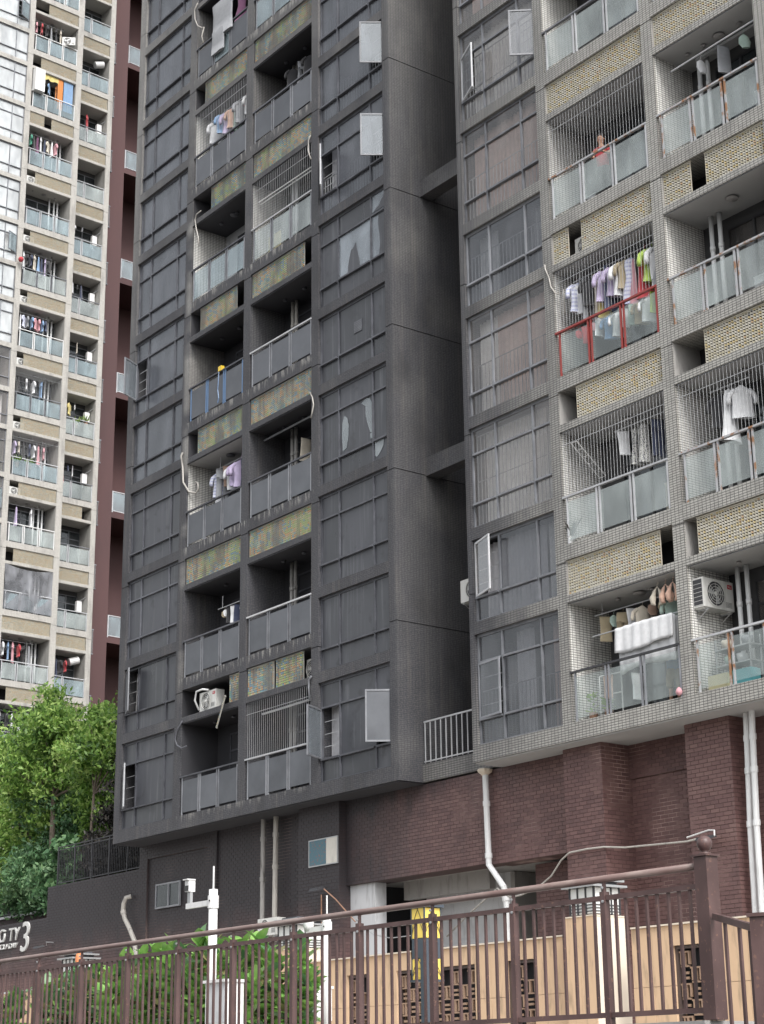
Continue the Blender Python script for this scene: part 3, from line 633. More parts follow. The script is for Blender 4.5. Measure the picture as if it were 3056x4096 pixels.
Bc = {  # left balcony column of the tower, by floor index
    0: dict(rail=m['soot_metal'], screens=[(.82, 1)], wall=m['soot_wall']),
    1: dict(lamps=[.45, .8]),
    2: dict(wall=m['tile_w_light'], soffit=m['soffit_w'], lamps=[.5], screens=[(.17, 1)]),
    3: dict(post=m['blue_metal'], wall=m['tile_b'], screens=[(.17, .85)]),
    4: dict(wall=m['tile_w_light'], glass=m['rail_t'], screens=[(.33, 1)], back=m['concrete_w'], lamps=[.25, .5, .55]),
    5: dict(wall=m['tile_w_light'], wires=True, screens=[(.17, 1)], back=m['room']),
    6: dict(wall=m['tile_w'], glass=[m['soot_rail'], m['rail_t'], m['soot_rail']], screens=[(.17, 1)]), 7: dict()}
Cc = {
    0: dict(rail=m['metal_l'], wires=True, pipes=[.95, 1.15], screens=[(0, .42), (.45, .87)]),
    1: dict(rail=m['metal_l'], pipes=[.95, 1.15]),
    2: dict(pipes=[.95, 1.15], screens=[(0, 1)], curt=m['curtain_w'], doorglass=m['door_glass']),
    3: dict(rail=m['metal_l'], pipes=[.95, 1.15], pipemat=m['pvc_m'], screens=[(0, .87)], wall=m['tile_w']),
    4: dict(rail=m['metal_l'], glass=m['rail_w'], wall=m['tile_w_light'], pipes=[.95, 1.15], pipemat=m['pvc'], wires=True, back=m['room'], screens=[(0, 1)]),
    5: dict(pipes=[.95, 1.15], pipemat=m['pvc_m'], glass=m['soot_rail'], wall=m['tile_w']), 6: dict(glass=m['rail_t']), 7: dict()}
for k, fl in enumerate(FL):
    balcony(BT, -10.82, -7.58, fl, 0, P_B, Bc[k], last=(k == 0)); balcony(BT, -7.2, -3.88, fl, 0, P_B, Cc[k], last=(k == 0))
for (a, c) in ((-14.86, -14.48), (-11.22, -10.82), (-7.58, -7.2), (-3.88, -3.54), (-.31, 0)): box('base_band', m['tile_b'], BT, a, c, 0, 1.34, 8.965, 9.37)
box('underside', m['soot_soffit'], BT, -14.8, -.05, .05, 1.38, 8.93, 8.963)
box('tower_core', m['soot_wall'], BT, -14.84, -.03, 1.40, 8.95, 8.94, TOP)
# right flank, in storey-high sheets with open joints between them
z = 8.965; zs = [8.965]+[J0-H*k for k in range(4, -3, -1)]+[TOP]
for a, c in zip(zs[:-1], zs[1:]): box('flank_wall', m['tile_b'], BT, -.028, 0, 1.345, 9, a+.012, c-.012)
for zb in (17.32, 25.76, 34.16):
    box('link_beam', m['tile_b'], BT, .002, 2.95, 1.08, 1.5, zb, zb+.52)
# stair corridor between the towers
gp = box('corridor_slab', m['tile_w'], BT, .002, 2.95, .79, 5, 8.97, 9.42)
cr = MB(); n = 13
cr.box(.05, 2.93, .80, .83, 10.50, 10.54); cr.box(.05, 2.93, .80, .83, 9.47, 9.50)
for i in range(n+1): X = .09+(2.78)*i/n; cr.box(X-.012, X+.012, .803, .827, 9.44, 10.5)
cr.build('corridor_railing', m['metal_l'], BT)
box('corridor_back_wall', m['soot_wall'], BT, .002, 2.95, 4.6, 4.7, 9.42, TOP)

# ================================================================ neighbouring wing
WG = empty('grey_tiled_apartment_wing', 'grey tiled apartment wing, smoke-stained along its edge beside the burnt tower', 'building', (0, 0, 0))
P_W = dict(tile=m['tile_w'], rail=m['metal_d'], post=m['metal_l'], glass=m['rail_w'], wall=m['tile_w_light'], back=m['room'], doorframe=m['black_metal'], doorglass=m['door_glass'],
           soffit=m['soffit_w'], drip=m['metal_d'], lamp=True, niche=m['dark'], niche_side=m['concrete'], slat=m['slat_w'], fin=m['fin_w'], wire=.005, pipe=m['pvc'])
for (a, c) in ((2.95, 3.12), (6.15, 6.47), (9.90, 10.24), (13.32, 13.66)): pillar(WG, a, c, 9.37, TOP, J0, m['tile_w'], core=True)
def wpane(i): return m['pane_w'] if i not in (4, 5) else m['pane_h']
win_col(WG, 3.12, 6.15, m['tile_w'], wpane, m['metal_d'], {
    0: dict(pane=m['pane_h'], frame=m['metal_d'], curtain=[(4.2, 4.8, m['curtain_g']), (5.5, 6.1, m['curtain_p'])], bars=(10.7, m['metal_d']), open_={(0, 1): (1, 6)}),
    1: dict(open_={(0, 1): (1, 18, m['pane_w'], m['metal_l'])}, pane=m['pane_h'], curtain=[(5.5, 6.1, m['curtain_w']), (3.2, 5.4, m['curtain_g'])]),
    2: dict(curtain=[(3.3, 6.1, m['curtain_w'])], bars=(17.3, m['metal_l'])),
    3: dict(curtain=[(3.9, 6.1, m['curtain_p']), (3.2, 3.9, m['curtain_w'])], bars=(19.2, m['metal_d'])),
    4: dict(curtain=[(3.3, 4., m['curtain_w']), (5.5, 6.1, m['curtain_w'])], bars=(22.3, m['metal_l'])),
    5: dict(curtain=[(3.2, 6.1, m['curtain_p'])], bars=(24.6, m['metal_l']), pane=m['pane_w']),
    6: dict(open_={(0, 1): (1, 22, m['pane_h'], m['metal_l']), (2, 1): (-1, 49, m['pane_h'], m['metal_d'])}, curtain=[(3.3, 6.0, m['curtain_w'])], bars=(28.2, m['metal_l'])),
    7: dict(curtain=[(3.3, 6.0, m['curtain_p'])])}, [4.05, 5.45])
Fc = {
    0: dict(rail=m['black_metal'], post=m['metal_d'], glass=m['rail_c'], wires=False, lamps=[.3, .5, .62], screens=[(.0, .88)], door=.9),
    1: dict(rail=m['metal_l'], wires=True, lamps=[.5], screens=[(.17, 1)], doorglass=m['door_glass']),
    2: dict(rail=m['red_metal'], post=m['red_metal'], glass=m['rail_c'], wires=True, lamps=[], screens=[(0, .17), (.30, 1)], ac=[.17]),
    3: dict(rail=m['rusty'], wires=True, post=m['metal_l'], lamps=[.2, .35]), 4: dict(), 5: dict(), 6: dict(), 7: dict()}
Gc = {
    0: dict(rail=m['metal_l'], post=m['rusty'], glass=m['rail_c'], pipes=[.58, .84], lamps=[.3, .9], curt=m['curtain_w'], doorglass=m['pane_w'], screens=[(.11, 1)]),
    1: dict(rail=m['rusty'], post=m['rusty'], pipes=[.58, .84], wires=True, screens=[(.30, 1)], curt=m['curtain_w'], lamps=[.5]),
    2: dict(rail=m['rusty'], post=m['rusty'], pipes=[.58, .84], curt=m['curtain_w'], doorglass=m['pane_w'], lamps=[.5], screens=[(0, .29), (.43, 1)]),
    3: dict(rail=m['rusty'], post=m['rusty'], pipes=[.58, .84], lamps=[.18, .34, .5, .7], curt=m['curtain_w']), 4: dict(), 5: dict(), 6: dict(), 7: dict()}
for k, fl in enumerate(FL):
    balcony(WG, 6.47, 9.90, fl, 0, P_W, Fc[k], last=(k == 0)); balcony(WG, 10.24, 13.32, fl, 0, P_W, Gc[k], last=(k == 0))
for (a, c) in ((2.95, 3.12), (6.15, 6.47), (9.90, 10.24), (13.32, 13.66)): box('base_band', m['tile_w'], WG, a, c, 0, 1.34, 8.965, 9.37)
box('base_band', m['tile_w'], WG, 13.66, 17, 0, 1.34, 8.965, TOP)
box('underside', m['soffit_w'], WG, 3.0, 17, .05, 1.38, 8.93, 8.963)
box('tower_core', m['soot_wall'], WG, 2.97, 17, 1.40, 9, 8.94, TOP)

# ================================================================ podium
PD = empty('brick_podium', 'brown brick base under both towers, blackened on its upper part', 'building', (0, 0, 0))
def bricks(name, root, ax, fix, a0, a1, z0, z1, out, single=0, bw=.24, bh=.09, g=.015, pr=.007):
    """brick facing on a vertical wall; ax 'x' = runs along x at y=fix, 'y' = runs along y at x=fix; out = outward sign"""
    b = MB(); nr = int(round((z1-z0)/bh)); hh = (z1-z0)/nr; cnt = 0; sm = {}
    for r in range(nr):
        zz0, zz1 = z0+r*hh+g/2, z0+(r+1)*hh-g/2; X = a0-(bw/2 if r % 2 else 0)
        while X < a1-.01:
            p, q = max(X, a0)+g/2*(X > a0), min(X+bw, a1)-g/2*(X+bw < a1); X += bw
            if q-p < .03: continue
            o_ = fix+out*(pr+random.uniform(-.003, .002))
            if ax == 'x': vs = [(p, fix, zz0), (q, fix, zz0), (q, fix, zz1), (p, fix, zz1), (p, o_, zz0), (q, o_, zz0), (q, o_, zz1), (p, o_, zz1)]
            else: vs = [(fix, p, zz0), (fix, q, zz0), (fix, q, zz1), (fix, p, zz1), (o_, p, zz0), (o_, q, zz0), (o_, q, zz1), (o_, p, zz1)]
            fs = [(4, 5, 6, 7), (0, 1, 5, 4), (1, 2, 6, 5), (2, 3, 7, 6), (3, 0, 4, 7)]
            if (ax == 'y') == (out > 0): pass
            if single and cnt < single:
                MB().add(vs, fs).build('brick', m['brick'], root)
            else: b.add(vs, fs)
            cnt += 1
    if b.v: b.build(name, m['brick'], root, kind='stuff')
def wall_piece(x0, x1, y0, y1, z0, z1, faces='f', single=0, root=None):
    root = root or PD
    w_ = box('wall', m['mortar'], root, x0, x1, y0, y1, z0, z1)
    if 'f' in faces: bricks('brick_facing', w_, 'x', y0, x0, x1, z0, z1, -1, single)
    if 'r' in faces: bricks('brick_facing', w_, 'y', x1, y0, y1, z0, z1, 1)
    if 'l' in faces: bricks('brick_facing', w_, 'y', x0, y0, y1, z0, z1, -1)
    return w_
GZ = 2.0
wall_piece(-14.82, -14.32, .97, 1.6, GZ, 8.93); wall_piece(-14.32, -10.72, 1.04, 1.6, GZ, 8.5); wall_piece(-14.32, -10.72, .97, 1.6, 8.5, 8.93)
wall_piece(-10.72, -10.2, .97, 1.6, GZ, 8.93, 'fr'); wall_piece(-10.2, -6.15, 1.04, 1.6, GZ, 8.93, 'f'); wall_piece(-6.15, -5.35, .97, 1.6, GZ, 8.93, 'f')
wall_piece(-5.35, -3.45, .62, 1.6, GZ, 8.93, 'fr')
wall_piece(-3.45, 2.55, .86, 1.5, 6.68, 8.93, 'f'); wall_piece(2.55, 5.58, .86, 1.5, 6.64, 8.93, 'f')
wall_piece(5.58, 6.83, .5, 1.6, GZ, 8.93, 'fr'); wall_piece(6.83, 9.27, 1.42, 1.8, GZ, 8.15, 'f'); wall_piece(6.83, 9.27, 1.36, 1.8, 8.15, 8.93, 'f')
wall_piece(9.27, 10.54, .65, 1.6, GZ, 8.93, 'fr', single=290); wall_piece(10.54, 15, 1.30, 1.8, GZ, 8.93, 'f')
wall_piece(3.1, 5.58, 1.75, 2.0, GZ, 6.64, 'f')
box('porch_ceiling', m['concrete'], PD, -3.4, 5.5, 1.5, 5, 6.72, 6.8); box('porch_back_wall', m['concrete_w'], PD, -2.35, 1.2, 2.7, 2.9, GZ, 6.72); box('porch_back_wall', m['concrete'], PD, -3.4, 3.1, 4.8, 5, GZ, 6.72)
box('porch_pier', m['concrete_w'], PD, -3.44, -2.35, .98, 1.35, GZ, 6.68); box('porch_wall', m['concrete'], PD, 1.2, 1.35, 2.6, 4.8, GZ, 6.7); box('porch_beam', m['concrete'], PD, -2.3, 1.2, 1.9, 2.1, 6.25, 6.72)
box('podium_core', m['dark'], PD, -14.8, -3.46, 1.62, 8.8, GZ, 8.92); box('podium_core', m['dark'], PD, 5.6, 15, 1.82, 8.8, GZ, 8.92); box('podium_core', m['dark'], PD, -3.4, 5.5, 5.02, 8.8, GZ, 8.92); box('podium_core', m['dark'], PD, -3.4, 5.5, 1.52, 5, 6.81, 8.92)
# small podium window, board
wn = window(PD, -13.75, -12.28, 6.9, 7.66, [], [-12.95], m['door_glass'], m['metal_d'], y=.98, lintel=False)
ab = box('notice_board', m['board_b'], None, -4.78, -4.0, .575, .605, 7.3, 7.97); tag(ab, 'wall board, blue half with red marks and pale half, on soot-darkened brick pillar', 'notice board')
box('pale_panel', m['board_w'], ab, -3.995, -3.5, .575, .605, 7.3, 7.97)
s = MB(); s.box(-4.82, -3.46, .57, .606, 7.97, 8.0); s.box(-4.82, -3.46, .57, .606, 7.27, 7.3); s.box(-4.82, -4.785, .57, .606, 7.3, 7.97); s.box(-3.495, -3.46, .57, .606, 7.3, 7.97); s.build('board_frame', m['galv'], ab)
def pipe_thing(name, pts, r, mat, label, cat, rings=(), n=10):
    b = MB(); b.tube(pts, r, n)
    for (i, f) in rings:
        p = Vector(pts[i]).lerp(Vector(pts[i+1]), f); d = (Vector(pts[i+1])-Vector(pts[i])).normalized(); b.bar(p-d*.06, p+d*.06, r*1.22, n)
    return tag(b.build(name, mat, None, smooth=False), label, cat)
pipe_thing('drainpipe', [(-7.5, .85, 8.93), (-7.47, .82, 6.1), (-7.47, .82, 2.1)], .07, m['pvc_d'], 'grimy drainpipe under the burnt tower, the one further from the board', 'drainpipe', [(0, .2), (0, .6)])
pipe_thing('drainpipe', [(-6.84, .85, 8.93), (-6.84, .82, 6.1), (-6.84, .82, 2.1)], .075, m['pvc_m'], 'grimy drainpipe under the burnt tower, the one nearer the board', 'drainpipe', [(0, .18), (0, .5)])
hp = pipe_thing('drainpipe', [(2.56, .70, 8.82), (2.6, .70, 6.62), (3.12, .70, 6.05), (3.16, .74, 5.6), (3.16, .78, 2.1)], .075, m['pvc'], 'white drainpipe with hopper head kinking right under the corridor railing', 'drainpipe', [(0, .33), (0, .9), (2, .6)])
MB().lathe([(.06, 8.75), (.09, 8.8), (.17, 8.86), (.19, 8.92), (.17, 8.94)], (2.55, .70, 0), 8).build('hopper', m['beige_cap'], hp)
pipe_thing('drainpipe', [(10.92, .78, 8.93), (10.84, .74, 6.5), (10.79, .7, 2.1)], .068, m['pvc'], 'white drainpipe beside the right brick pillar, nearer the pillar', 'drainpipe', [(0, .22), (0, .5), (0, .95)])
pipe_thing('drainpipe', [(11.14, .70, 8.93), (11.08, .66, 6.5), (11.04, .62, 2.1)], .066, m['pvc'], 'white drainpipe beside the right brick pillar, further from the pillar', 'drainpipe', [(0, .22), (0, .5), (0, .95)])
pipe_thing('drainpipe', [(11.95, 1.0, 8.93), (11.95, 1.0, 8.1), (11.82, .98, 7.95), (11.6, .95, 8.1), (11.42, .93, 8.25)], .06, m['pvc_m'], 'short hooked drainpipe trap beside the white drainpipes', 'drainpipe', n=8)
pipe_thing('drainpipe', [(-15.2, .92, 7.42), (-15.32, .80, 7.38), (-15.42, .78, 7.2), (-15.45, .78, 6.98), (-15.32, .78, 6.72), (-15.05, .80, 6.42), (-14.7, .8, 6.0), (-14.5, .82, 5.2)], .075, m['pvc_m'], 'crooked weathered drainpipe sticking out of the blackened retaining wall', 'drainpipe', [(3, .2)])

# ================================================================ retaining walls and railings on the left
RW = empty('retaining_wall', 'stepped brown brick retaining wall left of the burnt tower', 'retaining wall', (0, 0, 0))
wall_piece(-21.2, -14.82, 1.0, 1.6, GZ, 8.25, 'f', root=RW); wall_piece(-33, -21.2, 1.0, 1.6, GZ, 7.22, 'f', root=RW)
box('wall', m['mortar'], RW, -36, -21.2, 3.2, 3.8, 6.5, 7.86); box('wall_cap', m['concrete_w'], RW, -36, -21.15, 3.12, 3.9, 7.86, 7.95)
RT = empty('retaining_wall', 'long low brown wall behind the retaining wall', 'retaining wall', (0, 0, 0)); bpy.data.objects.remove(RT)
def railing(name, p0, p1, z0, z1, post_s, bar_s, mat, label, pr=.025, br=.009, inset=.1, cat='railing'):
    t = empty(name, label, cat, (0, 0, 0)); p0, p1 = Vector(p0), Vector(p1); L_ = (p1-p0).length; d = (p1-p0)/L_; n = max(1, round(L_/post_s))
    for i in range(n+1):
        p = p0+d*L_*i/n; box('post', mat, t, p.x-pr, p.x+pr, p.y-pr, p.y+pr, z0, z1)
    for zz in (z1-.04, z1-.14, z0+inset):
        s = MB(); s.obox((p0.x, p0.y), (d.x, d.y), L_, zz, zz+.035, .03); s.build('rail', mat, t)
    k = int(L_/bar_s); s = MB(); me = MB().box(-br, br, -br, br, z0+inset+.035, z1-.14).build('bar', mat, t); first = True
    for i in range(1, k):
        p = p0+d*L_*i/k
        if abs((i/k*n) % 1) < .5*bar_s/post_s: continue
        o = me if first else inst(me, t); first = False; o.location = (p.x, p.y, 0)
    return t
railing('metal_railing', (-21.0, 1.25, 0), (-14.9, 1.25, 0), 8.25, 9.62, 1.35, .115, m['black_metal'], 'black metal railing on top of the retaining wall beside the burnt tower')
railing('metal_railing', (-34, 3.4, 0), (-21.3, 3.4, 0), 7.95, 9.2, 1.5, .12, m['black_metal'], 'black metal railing on the low white-capped wall below the trees')
# sign letters on the retaining wall
sg_ = empty('wall_sign', 'silver raised letters and a big 3 on brown wall, cut by photo edge', 'sign', (-25.12, .97, 6.62))
def put(txt, size, x, z, sh=0., sx=1.):
    for i, ch in enumerate(txt):
        o = letters(ch, size, m['hedge_white'], .03, sg_, sh); o.name = 'letter'; o.location = (x+i*size*.62*sx, 0, z); o.scale = (sx*1.05, 1, 1)
put('CiTY', .64, .22, .0, .15, 1.05); put('HOLIDAY', .25, .18, -.26, .15, 1.5); put('3', 1.45, 1.98, -.42, .12, 1.0)

# ================================================================ far left tower
LT = empty('pale_apartment_tower', 'pale grey tiled apartment tower full of laundry balconies behind the trees', 'building', (-58.51, 15.57, 61.7), math.atan2(.9981348, -.06104854))
P_L = dict(tile=m['tile_l'], rail=m['metal_l'], post=m['metal_l'], glass=m['rail_t'], wall=m['tile_l_light'], back=m['room'], doorframe=m['metal_d'], doorglass=m['door_glass'],
           soffit=m['soffit_l'], drip=m['soffit_l'], lamp=True, niche=m['dark'], niche_side=m['concrete'], slat=m['slat_l'], fin=m['fin_l'], wire=.006, pipe=m['pvc'])
LZB, LZT = -52, 26
pillar(LT, 0, .38, LZB, LZT, 0, m['tile_l']); pillar(LT, 3.64, 4.05, LZB, LZT, 0, m['tile_l'], y1=3.1); pillar(LT, 7.2, 7.56, LZB, LZT, 0, m['tile_l'], y0=1.77, y1=3.11); pillar(LT, -3.5, -3.2, LZB, LZT, 0, m['tile_l'])
R_ = random.Random(3)
Ls, Rs = {}, {}
for k in range(-3, 13):
    fl = .45-H*k
    rl = R_.choice(['metal_l', 'metal_l', 'metal_d', 'white_metal'])
    a = dict(rail=m[rl], post=m[rl], pipes=[2.25, 2.6, 2.85] if k not in (0, -1) else [], lamps=[.25, .5, .75], screens=[(R_.choice([.16, .17, .2]), 1)], glass=R_.choice([m['rail_t'], m['rail_w'], m['rail_t']]))
    if k == 1: a['screens'] = [(0, .34), (.5, 1)]; 
    if k == -1: a['screens'] = [(.32, 1)]
    if k in (9,): a['screens'] = [(0, 1)]
    if k in (5, 6): a['wires'] = True
    b = dict(rail=m[R_.choice(['metal_l', 'metal_d'])], np=2, lamps=[.35], screens=[(0, 1)] if k not in (7, 11) else [(0, .8)], glass=R_.choice([m['rail_t'], m['rail_w']]))
    if k in (0,): b['door'] = .3
    balcony(LT, .38, 3.64, fl, 0, P_L, a); balcony(LT, 4.05, 7.2, fl, 1.77, P_L, b)
lh = []; z = 14.05; pat = [3., 2.45, 2.95]; i = 0
while z > -52: lh.append(z); z -= pat[i % 3]; i += 1
# heads run ... 8.6, 5.65, 3.2, .15, -2.75, -5.2 ...
lh = sorted(set(round(5.65-8.4*q+o, 2) for q in range(-1, 7) for o in (0, -2.45, -5.5)))
for i, hz in enumerate(lh[1:], 1):
    zb = lh[i-1]+.33; cu = R_.choice([[(-3.0, -.6, m['curtain_w'])], [(-2.2, -.2, m['curtain_w'])], [(-3.1, -1.8, m['curtain_p'])]])
    window(LT, -3.2, 0, zb, hz, [zb+.62]+([hz-.68] if hz-zb > 2.3 else []), [-2.3, -.85], m['pane_l'] if hz > -15 else m['pane_w'], m['metal_d'], curtain=cu, open_={(2, 1): (-1, 25, m['rail_t'])} if i % 6 == 3 else None)
    box('tile_band', m['tile_l'], LT, -3.2, 0, 0, 1.34, hz+.02, hz+.33)
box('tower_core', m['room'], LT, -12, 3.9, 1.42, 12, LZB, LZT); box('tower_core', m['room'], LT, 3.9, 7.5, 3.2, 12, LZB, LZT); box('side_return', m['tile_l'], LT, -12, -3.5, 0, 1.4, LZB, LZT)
box('flank_wall', m['brown'], LT, 7.5, 7.56, 3.12, 12, LZB, LZT)
for k in range(-2, 13):   # glazed boxes on the flank
    z = -1.9-H*k+1.1; wb = box('bay_window', m['metal_d'], LT, 7.56, 7.98, 2.2, 2.75, z, z+.06); box('bay_window_top', m['metal_d'], wb, 7.56, 7.98, 2.2, 2.75, z+1.55, z+1.62)
    box('pane', m['pane_w'], wb, 7.58, 7.95, 2.22, 2.24, z+.06, z+1.55); box('pane', m['rail_t'], wb, 7.94, 7.96, 2.24, 2.73, z+.06, z+1.55)
# red-brown block between the towers
BK = empty('red_brown_stair_block', 'narrow red-brown rendered block with tall dark recesses between the two towers', 'building', (-58.51, 15.57, 61.7), math.atan2(.9981348, -.06104854))
box('pilaster', m['brown'], BK, 7.6, 10.04, 4, 6, LZB, LZT); box('pilaster', m['brown'], BK, 16, 20, 4, 6, LZB, LZT); box('recess_wall', m['brown'], BK, 7.6, 20, 7.6, 8, LZB, LZT); box('recess_side', m['brown'], BK, 10.0, 10.03, 6.01, 7.6, LZB, LZT)
for k in range(-1, 7):
    z = 9.39-8.4*k; sl_ = box('landing_slab', m['brown'], BK, 10.045, 16, 4.02, 7.59, z-.36, z)
    s = MB(); s.box(10.1, 16, 4.05, 4.1, z+1.43, z+1.48); s.box(10.1, 16, 4.05, 4.1, z+.1, z+.14)
    for X in (10.1, 11.25, 11.42, 12.6, 12.75, 14): s.box(X, X+.06, 4.04, 4.1, z, z+1.45)
    s.build('railing_frame', m['metal_l'], sl_)
    for X in (10.18, 11.5, 12.83): box('glass_panel', m['rail_t'], sl_, X, X+1.05, 4.07, 4.08, z+.15, z+1.4)

# ================================================================ ground
def ground(name, mat, *b): return tag(box(name, mat, None, *b), kind='structure')
ground('road', m['asphalt'], -200, 200, -300, -17.35, -.3, 0); ground('terrace_pavement', m['paving'], -60, 60, -16.0, 1.6, 1.6, 2.0); ground('fence_kerb', m['concrete'], 4, 25.9, -17.12, -16.001, 0, 2.04)
ground('ground', m['soil'], -300, 300, 9.2, 400, -.3, 1.9)
g = MB(); nx, ny = 24, 18
for j in range(ny+1):
    for i in range(nx+1):
        X = -75+60.1*i/nx; Y = 1.58+40*j/ny; g.v.append((X, Y, 6.9+min(Y, 14)*.09+.5*math.sin(X*.35+Y*.5)*min(1, (Y-1.5)/3)))
for j in range(ny):
    for i in range(nx): a = j*(nx+1)+i; g.f.append((a, a+1, a+nx+2, a+nx+1)); g.mi.append(0)
tag(g.build('hillside', m['soil'], None, True), kind='structure')
ground('terrace_edge', m['concrete'], -60, 60, -15.99, -15.9, 0, 1.59)

# ================================================================ brown railing in front
FN = empty('brown_metal_fence', 'brown metal fence of upright bars with a rounded handrail, running along the terrace edge', 'fence', (0, 0, 0))
FX = [25.9-1.137*i for i in range(1, 17)]; fb = m['fence']
tag(FN)
MB().tube([(25.84-18.3*i/6, -17.0, 3.205) for i in range(7)], .03, 12).build('handrail', m['handrail'], FN, smooth=True)
bar0 = None; ends = [25.84]+FX
for i, X in enumerate(FX):
    s = MB(); s.box(X-.028, X+.028, -17.03, -16.97, 2.045, 3.10); s.box(X-.012, X+.012, -17.012, -16.988, 3.10, 3.18); s.build('post', fb, FN)
    for zz in (3.13, 3.02): MB().lathe([(0, -.012), (.013, -.01), (.013, 0), (0, 0)], (X+.012, -17.032, zz), 6, 'y').build('bolt', m['galv'], FN)
for i in range(len(ends)-1):
    a, c = ends[i+1]+.028, ends[i]-(.028 if i else 0)
    for z0 in (3.03, 2.10): box('rail', fb, FN, a, c, -17.02, -16.98, z0, z0+.04)
    for k in range(1, 9):
        X = ends[i+1]+(ends[i]-ends[i+1])*k/9
        if bar0 is None: bar0 = MB().box(-.011, .011, -17.011, -16.989, 2.14, 3.03).build('bar', fb, FN); o = bar0
        else: o = inst(bar0, FN)
        o.location = (X+random.uniform(-.004, .004), random.uniform(-.003, .003), 0); o.rotation_euler = (0, 0, 0)
s = MB(); s.box(25.84, 25.97, -17.065, -16.935, 2.045, 3.27); s.box(25.825, 25.985, -17.08, -16.92, 3.27, 3.285); s.build('end_post', fb, FN)
MB().lathe([(0, 3.285), (.05, 3.287), (.045, 3.30), (.024, 3.305), (.04, 3.32), (.056, 3.345), (.062, 3.37), (.057, 3.398), (.04, 3.42), (.02, 3.43), (0, 3.432)], (25.905, -17, 0), 20).build('ball_finial', fb, FN, smooth=True)
F2 = empty('brown_fence_return', 'short stretch of brown fence sloping down from ball-topped post to thick post', 'fence', (0, 0, 0))
p0, p1 = Vector((25.99, -17.06, 2.83)), Vector((27.24, -18.02, 2.61)); d_ = p1-p0
MB().add([(p0.x, p0.y, p0.z-.05), (p1.x, p1.y, p1.z-.05), (p1.x, p1.y, p1.z), (p0.x, p0.y, p0.z), (p0.x+.02, p0.y+.03, p0.z-.05), (p1.x+.02, p1.y+.03, p1.z-.05), (p1.x+.02, p1.y+.03, p1.z), (p0.x+.02, p0.y+.03, p0.z)],
   [(0, 1, 2, 3), (5, 4, 7, 6), (3, 2, 6, 7), (1, 0, 4, 5)]).build('rail', fb, F2)
for f in (.27, .62, .86):
    p = p0+d_*f; box('bar', fb, F2, p.x, p.x+.022, p.y+.004, p.y+.026, 1.2, p.z-.05)
s = MB(); s.obox((27.25, -18.02), (.93, .36), .17, 0, 2.655, .17); s.build('post', fb, F2); MB().obox((27.235, -18.025), (.93, .36), .20, 2.655, 2.68, .20).build('post_cap', fb, F2)

# ================================================================ beige garden wall with fretwork windows
BW = empty('beige_garden_wall', 'beige panelled garden wall with dark fretwork openings behind the brown fence', 'garden wall', (0, 0, 0))
def fret(x0, x1, z0, z1, y, seed):
    f = MB(); t = .045; f.box(x0, x1, y-.02, y+.08, z1-t, z1); f.box(x0, x0+t, y-.02, y+.08, z0, z1-t); f.box(x1-t, x1, y-.02, y+.08, z0, z1-t); o = f.build('lattice_frame', m['lattice_frame'], BW)
    n = max(1, round((x1-x0-.1)/.24)); w_ = (x1-x0-.1)/n; pz = (z1-z0-.05)/3
    for i in range(n):
        for j in range(4):
            X = x0+.05+w_*i; Z = z1-.08-pz*(j+(i % 2)*.5); q = .026
            g_ = MB(); g_.box(X+w_*.5-q/2*1.4, X+w_*.5+q/2*1.4, y, y+.05, Z-pz*.5, Z)
            for a, b_ in ((0, .98), (.12, .88)): g_.box(X+w_*a, X+w_*b_, y+.001, y+.049, Z-q-.0, Z-.0) if a == 0 else g_.box(X+w_*a, X+w_*b_, y+.001, y+.049, Z-pz*.5, Z-pz*.5+q)
            g_.box(X+w_*.1, X+w_*.1+q, y+.002, y+.048, Z-pz*.42, Z-q); g_.box(X+w_*.86, X+w_*.86+q, y+.002, y+.048, Z-pz*.42, Z-q)
            g_.box(X+w_*.25, X+w_*.78, y+.003, y+.047, Z-pz*.72, Z-pz*.72+q*1.5); g_.box(X+w_*.25, X+w_*.78, y+.003, y+.047, Z-pz*.88, Z-pz*.88+q*1.5)
            if Z-pz*.88 > z0: g_.build('lattice_grille', m['lattice'], o)
    box('lattice_back', m['dark'], BW, x0, x1, y+.16, y+.18, z0, z1)
opn = [(7.37, 7.98), (8.91, 11.14), (11.99, 12.68), (15.89, 16.85), (18.6, 19.4)]
xs = sorted(set([6.02, 6.7, 7.37, 7.98, 8.45, 8.91, 11.14, 11.58, 11.99, 12.68, 13.2, 13.74, 15.0, 15.45, 15.89, 16.85, 17.4, 17.95, 18.6, 19.4, 20.2, 21]))
for a, c in zip(xs[:-1], xs[1:]):
    if (a, c) == (13.74, 15.0): continue
    op = any(abs(a-o_[0]) < .01 for o_ in opn); zt = 3.90
    for z0, z1 in ([(3.59, zt)] if op else [(1.95, 3.0), (3.0, zt)]):
        box('wall_panel', m['beige'], BW, a+.003, c-.003, -7+random.uniform(0, .006), -6.75, z0+.003, z1-.003)
for o_ in opn: fret(o_[0], o_[1], 2.1, 3.585, -6.93, 0)
box('wall_cap', m['beige_cap'], BW, 6.02, 13.72, -7.03, -6.72, 3.90, 3.925); box('wall_cap', m['beige_cap'], BW, 15.02, 21, -7.03, -6.72, 3.90, 3.925)
